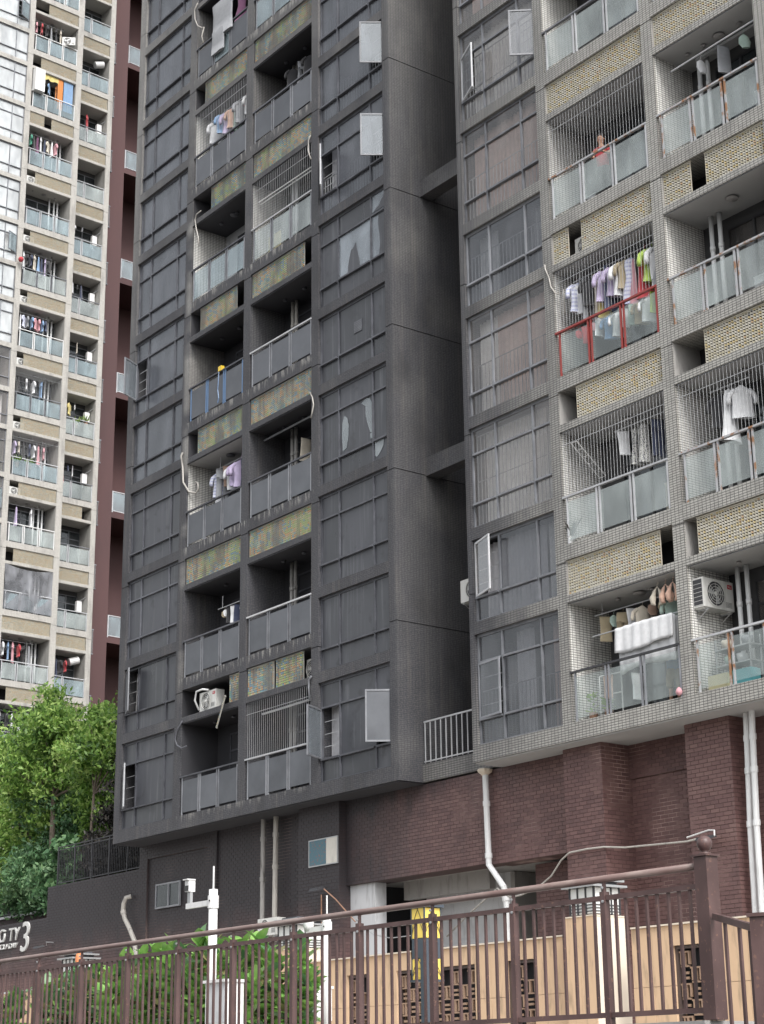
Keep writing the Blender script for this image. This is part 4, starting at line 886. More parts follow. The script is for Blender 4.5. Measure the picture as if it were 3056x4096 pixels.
def gate_pillar(x0, x1, y0, y1, zt, label, lant):
    t = empty('beige_gate_pillar', label, 'pillar', (0, 0, 0)); n = 2; w_ = (x1-x0)/n
    for i in range(n): box('stone_panel', m['beige'], t, x0+w_*i+.002, x0+w_*(i+1)-.002, y0, y1, 1.95, zt-.02)
    box('stone_panel', m['beige_cap'], t, x1, x1+.012, y0+.01, y1, 1.95, zt-.02); box('pillar_top', m['beige_cap'], t, x0-.01, x1+.02, y0-.01, y1+.01, zt-.02, zt)
    cx, cy_ = (x0+x1)/2, (y0+y1)/2; l = empty('pillar_lantern', lant, 'lantern', (cx, cy_, zt)); h = min(x1-x0, y1-y0)*.42
    box('lantern_glass', m['lamp_w'], l, -h, h, -h, h, .03, .44); s = MB()
    for sx in (-1, -.34, .34, 1):
        for sy_ in (-1, 1): s.box(sx*h-.014, sx*h+.014, sy_*h-.016, sy_*h+.016, .0, .45); s.box(sy_*h-.016, sy_*h+.016, sx*h-.014, sx*h+.014, .0, .45)
    for z in (.06, .11, .16): s.box(-h-.014, h+.014, -h-.014, h+.014, z, z+.014)
    s.build('lantern_frame', m['black_metal'], l)
    for k, (e, z) in enumerate(((.10, .45), (-.02, .50), (.07, .54), (-.05, .58))): box('roof_tier', m['soot_metal' if k % 2 else 'galv'], l, -h-e, h+e, -h-e, h+e, z, z+.035)
gate_pillar(13.75, 14.42, -7.25, -6.5, 4.17, 'beige pillar standing in garden wall, fourth fence bay from the ball-topped post', 'white fretwork lantern on the beige pillar before the brick pillar')
gate_pillar(5.25, 6.0, -7.25, -6.5, 4.19, 'beige pillar at the far end of the garden wall, behind white camera poles', 'white fretwork lantern on the beige pillar beside the plants')
gate_pillar(-2.75, -2.1, -7.9, -7.2, 4.0, 'beige pillar among plants below the drainpipe stuck in the retaining wall', 'white fretwork lantern on beige pillar among the plants')
for i, (x0, x1, z0, z1, y) in enumerate(((-6.6, -3.4, 3.3, 3.80, -8), (-3.3, -1.4, 3.2, 3.93, -8), (-.4, 1.9, 3.2, 3.84, -8), (2.3, 5.2, 3.2, 3.86, -6.6))):
    o = box('low_beige_wall', m['beige'], None, x0, x1, y, y+.35, 1.95, z1); box('wall_cap', m['concrete_w'], o, x0-.02, x1+.02, y-.02, y+.37, z1, z1+.04)
    tag(o, ['low beige wall with white cap, under the raised wall letters', 'low beige wall carrying a lantern pillar, among plants', 'low beige wall behind the red closed parasol', 'low beige wall under the outdoor air conditioner'][i], 'low wall')

# ================================================================ lamp, camera poles and small street things
lp = empty('garden_lamp', 'square lamp with yellow patterned panels above and below a dark band', 'lamp', (15.76, -12.0, 2.0))
def lbox(n, mm, *b, p=lp): return box(n, m[mm], p, *b)
lbox('lamp_cap', 'lamp_g', -.03, .33, -.03, .33, 1.93, 1.97); lbox('dark_band', 'lamp_g', 0, .30, 0, .30, 1.25, 1.51)
for z0, z1 in ((1.52, 1.92), (.97, 1.24)):
    pn = lbox('lamp_panel', 'lamp_y', .008, .292, .008, .292, z0, z1); s = MB()
    for sx in (0, 1):
        for sgn in (-1, 1):
            pts = [(.15+sgn*(.13-.14*t*t), z0+(z1-z0)*t) for t in [k/8 for k in range(9)]]
            s.tube([((p_[0], .003, p_[1]) if not sx else (.297, p_[0], p_[1])) for p_ in pts], .0045, 4); pts = [(.15+sgn*.14*t, z0+(z1-z0)*(.55-.5*t*t)) for t in [k/6 for k in range(7)]]
            s.tube([((p_[0], .003, p_[1]) if not sx else (.297, p_[0], p_[1])) for p_ in pts], .004, 4)
    s.build('leaf_fretwork', m['lamp_lat'], pn)
for X, Y in ((0, 0), (.285, 0), (.285, .285), (0, .285)): lbox('corner_rod', 'lamp_g', X, X+.018, Y, Y+.018, .95, 1.93)
lbox('lamp_pole', 'lamp_g', .255, .345, -.045, .045, 0, 1.25); lbox('lamp_cap', 'lamp_g', -.02, .32, -.02, .32, .94, .965)
def camera_pole(x, y, zt, r, arm, side_cam, box_, label, dome=False):
    t = empty('camera_pole', label, 'camera pole', (x, y, 2.0)); wm = m['white_metal']; h = zt-2
    MB().bar((0, 0, 0), (0, 0, h), r, 16).build('pole', wm, t, smooth=True); MB().bar((0, 0, h), (0, 0, h+.30), .012, 6).build('antenna', wm, t)
    MB().bar((0, 0, h-.24), (0, 0, h-.08), r*1.25, 12).build('collar', wm, t); box('arm', wm, t, -arm, -r, -.02, .02, h-.20, h-.13)
    MB().lathe([(0, -.012), (.012, -.01), (.012, 0), (0, 0)], (.03, -r*1.25, h-.15), 6, 'y').build('bolt', m['lens'], t)
    if not dome:
        c = box('camera_head', wm, t, -arm+.02, -arm+.12, -.05, .05, h+.02, h+.17); box('lens_front', m['lens'], c, -arm+.025, -arm+.115, -.06, -.051, h+.03, h+.10)
        box('sun_hood', wm, c, -arm+.01, -arm+.13, -.08, .05, h+.171, h+.185); box('camera_bracket', m['galv'], c, -arm+.04, -arm+.11, -.02, .02, h-.13, h+.03)
    else:
        MB().lathe([(0, h+.02), (.07, h+.015), (.08, h-.01), (.08, h-.12), (.05, h-.17), (0, h-.19)][::-1], (-arm+.05, 0, .0), 14).build('dome_camera', wm, t, smooth=True)
    b = box_; c = box('control_box', wm, t, b[0], b[1], -.16, .10, b[2], b[3]); box('box_roof', wm, c, b[0]-.02, b[1]+.02, -.20, .12, b[3], b[3]+.035); box('box_door', m['metal_l'], c, b[0]+.03, b[1]-.03, -.166, -.161, b[2]+.03, b[3]-.03)
camera_pole(15.43, -15, 4.06, .058, .66, 0, (.11, .60, .34, .86), 'taller white pole with boxed camera on an arm and control box, before the plants')
camera_pole(13.76, -12, 3.98, .06, .52, 0, (-.52, -.02, .50, .95), 'shorter white pole with dome camera and control box, by the beige pillar', True)
pr_ = empty('closed_parasol', 'closed red parasol with white print behind the fence, left of the plants', 'parasol', (-.4, -7, 2.0))
MB().lathe([(.03, 2.60), (.10, 2.5), (.20, 2.2), (.27, 1.95), (.2, 1.9)][::-1], (0, 0, 0), 10).build('canopy', m['red_badge'], pr_, smooth=True); MB().bar((0, 0, 0), (0, 0, 2.7), .03, 8).build('pole', m['galv'], pr_)
MB().lathe([(0, -.01), (.07, -.01), (.07, 0), (0, 0)], (.05, -.24, 2.25), 10, 'y').build('print_mark', m['white_print'], pr_)
ol = empty('bollard_light', 'white post with orange cap behind the fence, below the wall letters', 'bollard', (.33, -9, 2)); MB().bar((0, 0, 0), (0, 0, 2.0), .055, 10).build('post', m['white_metal'], ol, smooth=True)
MB().lathe([(.055, 2.0), (.075, 2.05), (.075, 2.3), (.05, 2.38), (0, 2.4)], (0, 0, 0), 10).build('cap', plain('orange_plastic', (.55, .2, .08), .5), ol, smooth=True)
def flood(loc, label, arm, am, rz=0):
    t = empty('floodlight', label, 'floodlight', loc, rz); s = MB(); s.add([(-.2, -.13, .0), (.2, -.13, 0), (.2, .13, .07), (-.2, .13, .07), (-.17, -.1, .07), (.17, -.1, .07), (.17, .1, .12), (-.17, .1, .12)], [(3, 2, 1, 0), (4, 5, 6, 7), (0, 1, 5, 4), (1, 2, 6, 5), (2, 3, 7, 6), (3, 0, 4, 7)]); s.build('lamp_head', m['black_metal'], t)
    MB().add([(-.15, -.095, .008), (.15, -.095, .008), (.15, .09, .055), (-.15, .09, .055)], [(3, 2, 1, 0)]).build('lamp_glass', m['door_glass'], t); MB().tube(arm, .018, 6).build('conduit', am, t)
flood((-4.05, .30, 6.56), 'dark floodlight with coppery conduit on the brick pillar under the wall board', [(.15, .1, .08), (.55, .24, -.25), (1.45, .22, -.9)], m['rust_pipe'])
MB().bar((-4.22, .58, 6.5), (-4.22, .58, 5.6), .02, 6).build('conduit', m['rust_pipe'], bpy.data.objects['floodlight'])
bpy.data.objects['conduit.001'].location = (4.05, -.30, -6.56)
flood((9.95, .35, 6.36), 'dark floodlight with white pipe arm above the ball-topped fence post', [(-.62, .1, .14), (.0, .1, .22), (.16, .1, .2), (.2, .05, .08)], m['white_metal'])
flood((-20.9, .6, 6.15), 'small floodlight beside the big silver 3 on the wall', [(.2, .2, .1), (.32, .1, .2), (.32, .38, .2)], m['galv'])
cb = [(.89, .74, 5.06), (1.9, .6, 5.5), (3.0, .6, 6.02), (3.5, .55, 5.76), (3.97, .5, 5.78), (4.67, .45, 5.92), (5.1, .42, 6.1), (5.45, .42, 6.42), (5.73, .42, 6.56), (6.3, .42, 6.58), (6.84, .44, 6.57), (7.3, .62, 6.52), (8.3, .62, 6.48), (9.2, .58, 6.44), (9.5, .58, 6.46)]
tag(MB().tube(cb, .022, 6).build('cable', m['pvc_m'], None, smooth=True), 'pale cable looping across the brick pillars to the floodlight', 'cable')
tag(MB().tube([(-2.6, .5, 5.65), (-1.5, .3, 5.25), (-.4, 0, 5.08), (.9, -.2, 5.06)], .012, 5).build('cable', m['galv'], None), 'thin grey cable hanging across the open porch', 'cable')
ac_unit(None, (-6.98, .35, 5.55), 'white twin outdoor unit on brick wall between drainpipes and beige pillar', .95, .5, .3, True, badge=False)
ac_unit(WG, (10.56, .12, 11.2), 'white outdoor unit with red badge hung on brackets beside white drainpipes', .95, .68, .31, True, rz=math.pi/2)
ac_unit(BT, (-9.95, .12, 12.36), 'white outdoor unit with red badge exposed behind a broken louvre screen', .92, .6, .3)
ac_unit(BT, (-8.25, .3, 20.76), 'outdoor unit with red badge peeping out beside rainbow louvre, burnt tower', .62, .5, .3)
ac_unit(BT, (-4.45, .25, 12.36), 'dark round-fanned outdoor unit at the right end of the lowest louvre', .6, .6, .3, badge=False)
ac_unit(None, (1.5, .95, 13.37), 'old outdoor unit jutting from the wing into the gap between the towers', 1.2, .62, .3, True, badge=False)
screen(BT, -8.62, -8.2, -.12, 11.72, 12.66, m['slat_b'], m['fin_b'], (R(-14), R(16), R(-30)))
screen(BT, -9.62, -9.3, .25, 12.4, 12.9, m['slat_b'], m['fin_b'], (R(-30), R(-22), 0))
def hose(pts, label, r=.021, mm='pvc_m'): tag(MB().tube(pts, r, 7).build('drain_hose', m[mm], None, smooth=True), label, 'hose')
hose([(-10.77, -.04, 37.58), (-10.97, -.04, 37.41), (-10.93, -.04, 37.02), (-10.74, -.04, 36.65), (-10.45, -.04, 36.41), (-10.3, -.04, 36.36), (-10.44, -.04, 36.07), (-10.33, -.04, 35.77)], 'white drain hose curling by the topmost left balcony of the burnt tower')
hose([(-10.24, -.04, 29.3), (-10.52, -.04, 29.29), (-10.61, -.04, 29.13), (-10.53, -.04, 28.79), (-10.37, -.04, 28.39), (-10.33, -.04, 28.05)], 'bent drain hose hanging over the pale-walled balcony of the burnt tower')
hose([(-11.03, -.05, 21.01), (-11.1, -.06, 20.9), (-11.0, -.05, 20.5), (-10.95, -.05, 19.98), (-10.75, .05, 19.62), (-10.55, .2, 19.55), (-10.42, .2, 19.65), (-10.45, .2, 19.85), (-10.58, .2, 19.93)], 'J-shaped drain hose on the white tiled side wall of a burnt balcony', .03)
hose([(-10.67, -.04, 12.22), (-10.97, -.04, 11.99), (-11.09, -.04, 11.73), (-10.95, -.04, 11.52), (-10.67, -.04, 11.38), (-10.39, -.04, 11.41)], 'charred hose dangling below the exposed outdoor unit', .025, 'soot_metal')
hose([(-9.95, .1, 12.45), (-10.0, -.02, 12.75), (-9.9, -.03, 13.0), (-9.6, 0, 13.02), (-9.4, .1, 12.98)], 'thick white hose looped over the exposed outdoor unit', .03, 'pvc')
hose([(-3.88, -.04, 29.19), (-3.99, -.04, 29.06), (-4.0, -.04, 28.72), (-3.93, -.04, 28.51), (-3.85, -.04, 28.35)], 'white hose on the pillar right of the balcony with clean drying poles')
hose([(-3.9, -.04, 20.77), (-3.77, -.04, 20.56), (-3.71, -.04, 20.33), (-3.77, -.04, 20.14), (-3.84, -.04, 19.95)], 'white hose on the pillar beside the second louvre with a gap at its end')
hose([(-3.81, -.04, 12.34), (-3.92, -.04, 12.27), (-3.94, -.04, 12.06), (-3.9, -.04, 11.7)], 'grey hose at the right edge of the lowest wired balcony', .03, 'metal_d')
hose([(6.24, -.03, 20.86), (6.26, -.03, 20.72), (6.37, -.03, 20.47), (6.43, -.03, 20.18), (6.56, .0, 19.97), (6.69, .05, 19.93), (6.75, .08, 20.04), (6.74, .1, 19.4)], 'white hose drooping beside the red-railed laundry balcony', .018, 'pvc_m')

# ================================================================ laundry and balcony contents
g1 = 'clothes hung on the burnt tower'; g2 = 'clothes hung on the grey wing'; g3 = 'clothes hung on the pale tower'
line(BT, -10.4, -7.7, .35, 30.37+2.35, [('small', 'white'), ('shirt', 'white'), ('small', 'mint'), ('shirt', 'blue'), ('shirt', 'lavender'), ('shirt', 'peach'), ('pants', 'mint'), ('shirt', 'grey'), ('small', 'pink'), ('shirt', 'white')], 'wired burnt-tower balcony, left column', g1, 'thin rod holding pale clothes on the wired burnt balcony')
line(BT, -9.7, -7.68, .5, 17.77+2.33, [('shirt', 'striped'), ('pants', 'grey'), ('towel', 'brown'), ('shirt', 'white'), ('shirt', 'lavender'), ('shirt', 'lavender'), ('pants', 'navy'), ('shirt', 'white')], 'burnt balcony with J-shaped hose', g1, 'clothes rod above lavender shirts on burnt tower')
line(BT, -9.2, -7.7, .35, 13.57+1.85, [('small', 'khaki'), ('small', 'white'), ('towel', 'black'), ('towel', 'white'), ('towel', 'navy'), ('small', 'white'), ('small', 'grey')], 'blackest balcony of the left column', g1, 'sooty rod with small garments on blackest balcony', .85)
line(BT, -5.9, -4.1, .6, 30.37+2.3, [('shirt', 'black'), ('pants', 'grey'), ('shirt', 'black'), ('pants', 'navy')], 'burnt balcony above the clean drying poles', g1, sc=1.)
line(BT, -5.6, -4.2, .9, 17.77+2.2, [('towel', 'cream'), ('pants', 'cream'), ('towel', 'khaki')], 'burnt balcony with open pale doors', g1)
garment(BT, 'sheet', 'grey', (-9.1, -.03, 34.57+2.3), 'pale grey sheet hanging over topmost left balcony rail', 0.0, 1.5, g1); garment(BT, 'sheet', 'grey', (-9.3, -.07, 34.57+1.2), 'thin grey sheet hanging over topmost left balcony glass', 0.0, .95, g1); garment(BT, 'dress', 'purple', (-8.4, .3, 34.57+2.25), 'dark purple garment beside grey sheet, topmost left balcony', .6, 1.1, g1)
for i, (dz, dy) in enumerate(((0, 0), (.07, -.06))):
    tag(MB().bar((-6.85, .1+dy, 28.12+dz), (-3.95, .3+dy, 28.27+dz), .018, 7).build('drying_pole', m['white_metal'], None), ['white drying pole in the pale-walled right balcony, the lower one', 'white drying pole in the pale-walled right balcony, the upper one'][i], 'drying pole')
tag(MB().bar((-7.1, .5, 20.35), (-3.95, .5, 20.38), .03, 6).build('ceiling_rail', m['metal_d'], None), 'sooty clothes rail under the ledge above the pale balcony doors', 'clothes rail'); tag(MB().bar((-6.9, .4, 11.85), (-3.95, .4, 11.87), .035, 6).build('ceiling_rail', m['metal_l'], None), 'clothes rail in the lowest wired balcony', 'clothes rail')
tag(box('cream_board', m['cream'], None, -6.75, -6.1, .35, .40, 26.25, 27.0), 'cream board leaning behind glass on the pale-walled balcony', 'board')
s = MB().mat(plain('yellow_plastic', (.75, .52, .05), .4)); s.box(-8.98, -8.8, -.04, .08, 23.12, 23.28); o = s.build('yellow_cup', None, None); tag(o, 'yellow tub on the blue-posted balcony rail', 'tub')
tag(MB().tube([(-8.95, -.03, 23.1), (-8.93, -.05, 22.8), (-8.96, -.05, 22.5), (-8.9, -.05, 22.2), (-8.95, -.05, 22.05)], .018, 5).build('blue_strap', m['blue_metal'], None), 'blue strap dangling from the yellow tub', 'strap')
line(WG, 6.95, 9.85, .38, 17.77+2.42, [('shirt', 'striped'), ('shirt', 'white'), ('pants', 'grey'), ('shirt', 'black'), ('pants', 'cream'), ('dress', 'yellow'), ('shirt', 'lavender'), ('pants', 'navy'), ('shirt', 'lavender'), ('shirt', 'white'), ('shirt', 'khaki'), ('dress', 'striped'), ('dress', 'pink'), ('pants', 'black'), ('dress', 'red'), ('shirt', 'lime'), ('shirt', 'white'), ('dress', 'grey')], 'red-railed balcony of wing', g2, 'long clothes rod over the red-railed balcony')
line(WG, 6.95, 9.8, .2, 17.77+1.12, [('small', 'red'), ('towel', 'red'), ('small', 'pink'), ('towel', 'white'), ('shirt', 'blue'), ('shirt', 'white'), ('towel', 'white'), ('towel', 'mint'), ('shirt', 'khaki'), ('shirt', 'white'), ('towel', 'lime')], 'low line behind red-railed glass', g2, sc=.85)
line(WG, 8.0, 9.35, .45, 13.57+2.42, [('towel', 'white'), ('dress', 'patterned'), ('dress', 'patterned'), ('pants', 'navy')], 'wired balcony of wing', g2, 'thin line with four garments on the wired wing balcony', .95)
line(WG, 6.95, 9.75, .55, 9.37+2.42, [('towel', 'khaki'), ('small', 'mint'), ('pants', 'khaki'), ('towel', 'white'), ('shirt', 'cream'), ('small', 'brown'), ('small', 'khaki'), ('shirt', 'mint'), ('small', 'khaki')], 'lowest balcony of wing, behind bed sheet', g2, 'cream rod across the lowest wing balcony', 1.0)
for i, X in enumerate((9.15, 9.4, 9.62)): garment(WG, 'bra', 'peach' if i else 'cream', (X, .2, 11.98), f'{["cream", "peach", "peach"][i]} bra, {ORD[i]} of three at the upper corner of the lowest balcony', .5, 1.25, g2)
# the white sheet folded over its rod
sv = MB(); nn = 26
def sheet(x0, x1, y, zt, zb, amp, ph):
    n0 = len(sv.v)
    for j in range(9):
        for i in range(nn+1):
            f = i/nn; sv.v.append((x0+(x1-x0)*f, y-.02*j/8-amp*math.sin(f*17+ph+j*.25)*(j/8)-.015*math.sin(f*40+ph), zt+.02*math.sin(f*3)-(zt-zb+.05*math.sin(f*5+ph))*j/8+.10*f*0))
    for j in range(8):
        for i in range(nn): a = n0+j*(nn+1)+i; sv.f.append((a, a+1, a+nn+2, a+nn+1)); sv.mi.append(0)
sheet(7.85, 9.62, .14, 11.28, 10.72, .025, 0); sheet(7.88, 9.6, .22, 11.27, 10.28, .03, 2); sheet(7.9, 9.58, .34, 11.27, 10.35, .03, 4)
o = sv.build('bed_sheet', CL['white'], None, smooth=True); tag(o, 'large white quilt folded over the rod on the lowest wing balcony', 'sheet'); md = o.modifiers.new('s', 'SOLIDIFY'); md.thickness = .02
b = MB(); b.bar((7.0, .24, 11.29), (9.8, .24, 11.3), .016, 6); tag(b.build('clothes_rod', m['metal_l'], None), 'rod carrying the large white quilt', 'clothes rod')
s = MB(); 
for a, c in (((7.1, .3, 9.37), (7.1, .3, 10.35)), ((7.1, .3, 10.35), (7.75, .35, 10.35)), ((7.75, .35, 10.35), (7.75, .35, 9.37)), ((7.1, .3, 9.9), (7.75, .35, 9.9))): s.bar(a, c, .016, 6)
tag(s.build('drying_rack', m['white_metal'], None), 'white drying rack behind glass on the lowest wing balcony', 'drying rack')
garment(WG, 'towel', 'peach', (7.4, .28, 10.33), 'peach towel on the white drying rack', .1, .9, g2); garment(WG, 'towel', 'white', (8.35, .25, 10.2), 'narrow white towel behind glass below the quilt', 1.3, 1.0, g2)
line(WG, 11.0, 11.9, .45, 13.57+2.42, [('shirt', 'black'), ('dress', 'white'), ('shirt', 'white')], 'balcony with drainpipes right of the wing\'s wired one', g2, 'line with white dress near the white drainpipes')
s = MB(); s.bar((10.75, .25, 28.57-4.2+.0-.0), (10.75, .25, 24.4), .01, 5)
tag(MB().bar((10.7, .1, 24.12), (13.3, .1, 24.16), .02, 6).build('clothes_rod', m['metal_l'], None), 'white perforated rod across the upper right wing balcony', 'clothes rod'); tag(box('ceiling_airer', m['soffit_w'], None, 10.9, 13.25, .75, .85, 24.55, 24.62), 'flat ceiling airer in the upper right wing balcony', 'airer')
s = MB(); 
for z in (9.9, 10.25): s.box(10.55, 11.55, .35, .75, z, z+.03)
for X in (10.56, 11.5): s.box(X, X+.03, .36, .39, 9.37, 10.5); s.box(X, X+.03, .7, .73, 9.37, 10.5)
tag(s.build('shelf_rack', m['galv'], None), 'small metal shelf rack behind glass under the bracketed outdoor unit', 'shelf')
for i, (X, z, c) in enumerate(((10.8, 9.93, 'mint'), (11.15, 9.93, 'white'), (11.3, 10.28, 'grey'), (10.75, 10.28, 'cream'))): tag(MB().lathe([(.10, 0), (.13, .12), (.135, .2), (.0, .2)], (X, .55, z), 12).build('bowl', CL[c], None, smooth=True), f'{c} bowl on the shelf rack, {["lower left", "lower right", "upper right", "upper left"][i]}', 'bowl')
tag(box('storage_box', plain('teal_plastic', (.12, .40, .45), .5), None, 11.05, 11.55, .3, .6, 9.38, 9.75), 'teal storage box beneath the metal shelf rack', 'box'); tag(box('cream_box', m['cream'], None, 10.45, 10.98, .2, .5, 9.38, 9.72), 'cream box behind glass at the wing corner pillar', 'box')
tag(box('leaning_board', m['concrete_w'], None, 12.2, 13.2, .25, .32, 9.38, 10.2), 'white panel leaning behind the lowest right balcony glass', 'panel')
s = MB()
for X in (6.72, 6.92): s.bar((X, .12, 16.05), (X+.02, 1.0, 15.35), .018, 4)
for t in range(6): s.bar((6.72, .12+.88*t/5, 16.05-.7*t/5), (6.93, .12+.88*t/5, 16.05-.7*t/5), .010, 4)
tag(s.build('folding_airer', m['white_metal'], None), 'white folding drying frame on side wall of the wired wing balcony', 'drying frame')
s = MB()
for i in range(16):
    a = random.uniform(0, 6.28); r = random.uniform(.1, .35); s.tube([(6.62, .1, 13.7), (6.62+r*.5*math.cos(a), .1+r*.5*math.sin(a), 14.0), (6.62+r*math.cos(a), .1+r*math.sin(a), 13.95+random.uniform(-.25, .35))], [.012, .012, .002], 4)
o = s.build('spiky_plant', m['leaf_d'], None); tag(o, 'dark spiky plant at the corner of the wired wing balcony', 'plant'); MB().lathe([(.07, 0), (.1, .16), (.11, .17), (.09, .17)], (6.62, .1, 13.58), 12).build('pot', m['white_metal'], o)

tag(MB().lathe([(.02, 26.17), (.03, 26.2), (.03, 26.85), (.5, 26.86), (.52, 26.89), (0, 26.9)], (11.3, .62, 0), 20).build('round_table', m['concrete_w'], None, smooth=True), 'pale round table behind glass on the upper right wing balcony', 'table')
for i, (X, Y, z, c, w_, h_) in enumerate(((12.6, .5, 26.17, 'cream', .4, .5), (12.9, .35, 21.97, 'white', .35, .6), (11.9, .5, 21.97, 'grey', .5, .3), (12.4, .4, 17.77, 'white', .5, .45), (7.3, .5, 26.17, 'grey', .5, .4), (9.3, .5, 13.57, 'cream', .5, .8), (12.6, .4, 13.57, 'grey', .45, .5), (7.4, .4, 21.97, 'white', .3, .35))):
    o = MB().box(0, w_, 0, .3, 0, h_).box(-.01, w_+.01, -.01, .31, h_, h_+.03).build('storage_box', CL[c], None); o.location = (X, Y, z+.01); tag(o, f'{c} lidded box standing behind {["upper right rail glass", "rusty rail glass of the balcony above the pipes", "second rusty balcony, mid glass", "third rusty balcony glass", "upper wired balcony glass", "right end glass of balcony with folding airer", "balcony with the white dress", "left glass of the balcony above red rail"][i]}', 'box')
for i, (X, h_) in enumerate(((6.85, .45), (7.35, .25))):
    s = MB()
    for q in range(26):
        a = random.uniform(0, 6.28); r = random.uniform(.04, .16); z = 9.55+random.uniform(0, h_); s.add([(X, .3, z-.03), (X+r*math.cos(a)-.03, .3+r*math.sin(a), z), (X+r*1.4*math.cos(a), .3+r*1.4*math.sin(a), z+.04), (X+r*math.cos(a)+.03, .3+r*math.sin(a)+.02, z+.02)], [(0, 1, 2, 3)])
    o = s.build('potted_plant', m['leaf'], None); tag(o, ['taller pot plant at the left end of the lowest wing balcony', 'low pot plant beside drying rack, lowest wing balcony'][i], 'plant'); MB().lathe([(.08, 9.38), (.11, 9.56), (.09, 9.56)], (X, .3, 0), 10).build('pot', m['rust_pipe'], o)
tag(MB().lathe([(0, -.09), (.06, -.06), (.075, 0), (.05, .06), (.02, .09), (0, .1)], (9.84, -.05, 9.48), 10).build('red_bag', CL['pink'], None, smooth=True), 'small pink-red bag tied at the foot of the last post, lowest wing balcony', 'bag')
line(BT, -10.4, -7.9, .4, 38.77+2.3, [('shirt', 'purple'), ('shirt', 'navy'), ('pants', 'black')], 'balcony at very top of the burnt tower', g1)
line(WG, 10.9, 12.9, .6, 26.17-2*0-4.2+2.4, [('small', 'white'), ('towel', 'grey'), ('small', 'mint')], 'second right balcony of wing', g2)

# pale tower laundry, balcony by balcony
cols = list(CL); kinds = ['shirt', 'shirt', 'pants', 'dress', 'towel', 'small']
pal = ['white', 'black', 'navy', 'white', 'grey', 'lavender', 'blue', 'black', 'white', 'pink', 'cream', 'black', 'red', 'white']
spec = {-1: 6, 0: 4, 1: 8, 2: 0, 3: 8, 4: 8, 5: 4, 6: 7, 7: 2, 8: 0, 9: 6, 10: 5}
col3 = {1: ['green', 'black', 'purple', 'white', 'navy', 'cream', 'white', 'pink'], 4: ['white', 'striped', 'grey', 'blue', 'pink', 'pink', 'blue', 'navy'], 3: ['white', 'black', 'navy', 'cream', 'blue', 'navy', 'lavender', 'black'], 6: ['lavender', 'cream', 'black', 'navy', 'white', 'pink', 'pink'], 7: ['lavender', 'white'], 0: ['white', 'grey', 'blue', 'orange']}
name_l = {-1: 'top', 0: 'second', 1: 'third', 3: 'fifth', 4: 'sixth', 5: 'seventh', 6: 'eighth', 7: 'ninth', 9: 'eleventh', 10: 'twelfth'}
for k, n in spec.items():
    if not n: continue
    cs = col3.get(k) or [pal[(i*3+k*5) % len(pal)] for i in range(n)]; R2 = random.Random(k+20)
    line(LT, .6, 2.7 if k != 6 else 3.0, .45, .45-H*k+2.40, [(R2.choice(kinds[:4]), c) for c in cs], f'{name_l[k]} wide balcony of pale tower', g3, f'clothes rod on the {name_l[k]} wide balcony of the pale tower')
spr = {0: 3, 2: 3, 3: 6, 4: 3, 5: 4, 6: 5, 8: 1, 9: 6, 10: 5}
for k, n in spr.items():
    cs = {8: ['lavender'], 3: ['black', 'white', 'red', 'white', 'black', 'navy'], 5: ['cream', 'white', 'yellow', 'white'], 6: ['white', 'white', 'red', 'navy', 'white']}.get(k) or [pal[(i*5+k*3+2) % len(pal)] for i in range(n)]; R2 = random.Random(k+50)
    line(LT, 4.3, 6.2, 1.77+.5, .45-H*k+2.35, [(R2.choice(kinds), c) for c in cs], f'{ORD[k+1]} narrow balcony of pale tower', g3)
for k in (-1, 0, 2, 3, 4, 5, 6, 8, 9, 10):     # water heaters on the narrow balconies
    p = (6.75, 1.77+.55, .45-H*k+1.35)
    if k in (-1, 9):
        o = MB().bar((6.35, 2.3, .45-H*k+2.25), (6.95, 2.2, .45-H*k+2.45), .24, 14).build('tank_water_heater', m['white_metal'], LT); o.parent = None; o.location = LT.location; o.rotation_euler = LT.rotation_euler; tag(o, f'white drum water heater on the {ORD[k+1] if k > 0 else "top"} narrow balcony of the pale tower', 'water heater')
    else:
        t = empty('wall_water_heater', f'white box water heater on the {ORD[k+1]} narrow balcony of the pale tower', 'water heater', LT.matrix_basis @ Vector(p), yaw_of(LT)); box('casing', m['white_metal'], t, 0, .36, 0, .22, 0, .68); MB().tube([(.1, .1, 0), (.1, .1, -.25), (.3, .15, -.3)], .02, 5).build('flue_pipe', m['galv'], t); MB().bar((.2, .1, .68), (.5, -.35, .95), .035, 7).build('exhaust_pipe', m['galv'], t)
bpy.context.view_layer.update()
ac_unit(LT, (2.5, .1, 4.65+1.2), 'white outdoor unit on the second wide balcony of the pale tower', .85, .6, .3, False, badge=False, rz=-.6); 
o = box('white_cabinet', m['white_metal'], None, .45, 1.15, -.35, .05, .45+1.1, .45+2.7); o.location = LT.location; o.rotation_euler = LT.rotation_euler; tag(o, 'tall white cabinet jutting over the third wide balcony of the pale tower', 'cabinet')
for k in (1, 2, 3, 4, 5, 6, 8): ac_unit(LT, (.5, .2, .45-H*k-.85-.37+.02+H-H), f'outdoor unit in the open ledge below the {ORD[k+1]} wide balcony of the pale tower', .75, .5, .3, badge=False)
o = MB().lathe([(0, -.18), (.13, -.13), (.18, 0), (.13, .13), (0, .18)], (.15, -.3, .45-H*3+1.45), 12).build('paper_lantern', CL['red'], None, smooth=True); o.location = LT.location; o.rotation_euler = LT.rotation_euler; tag(o, 'round red lantern hung at the pillar of the pale tower', 'lantern')
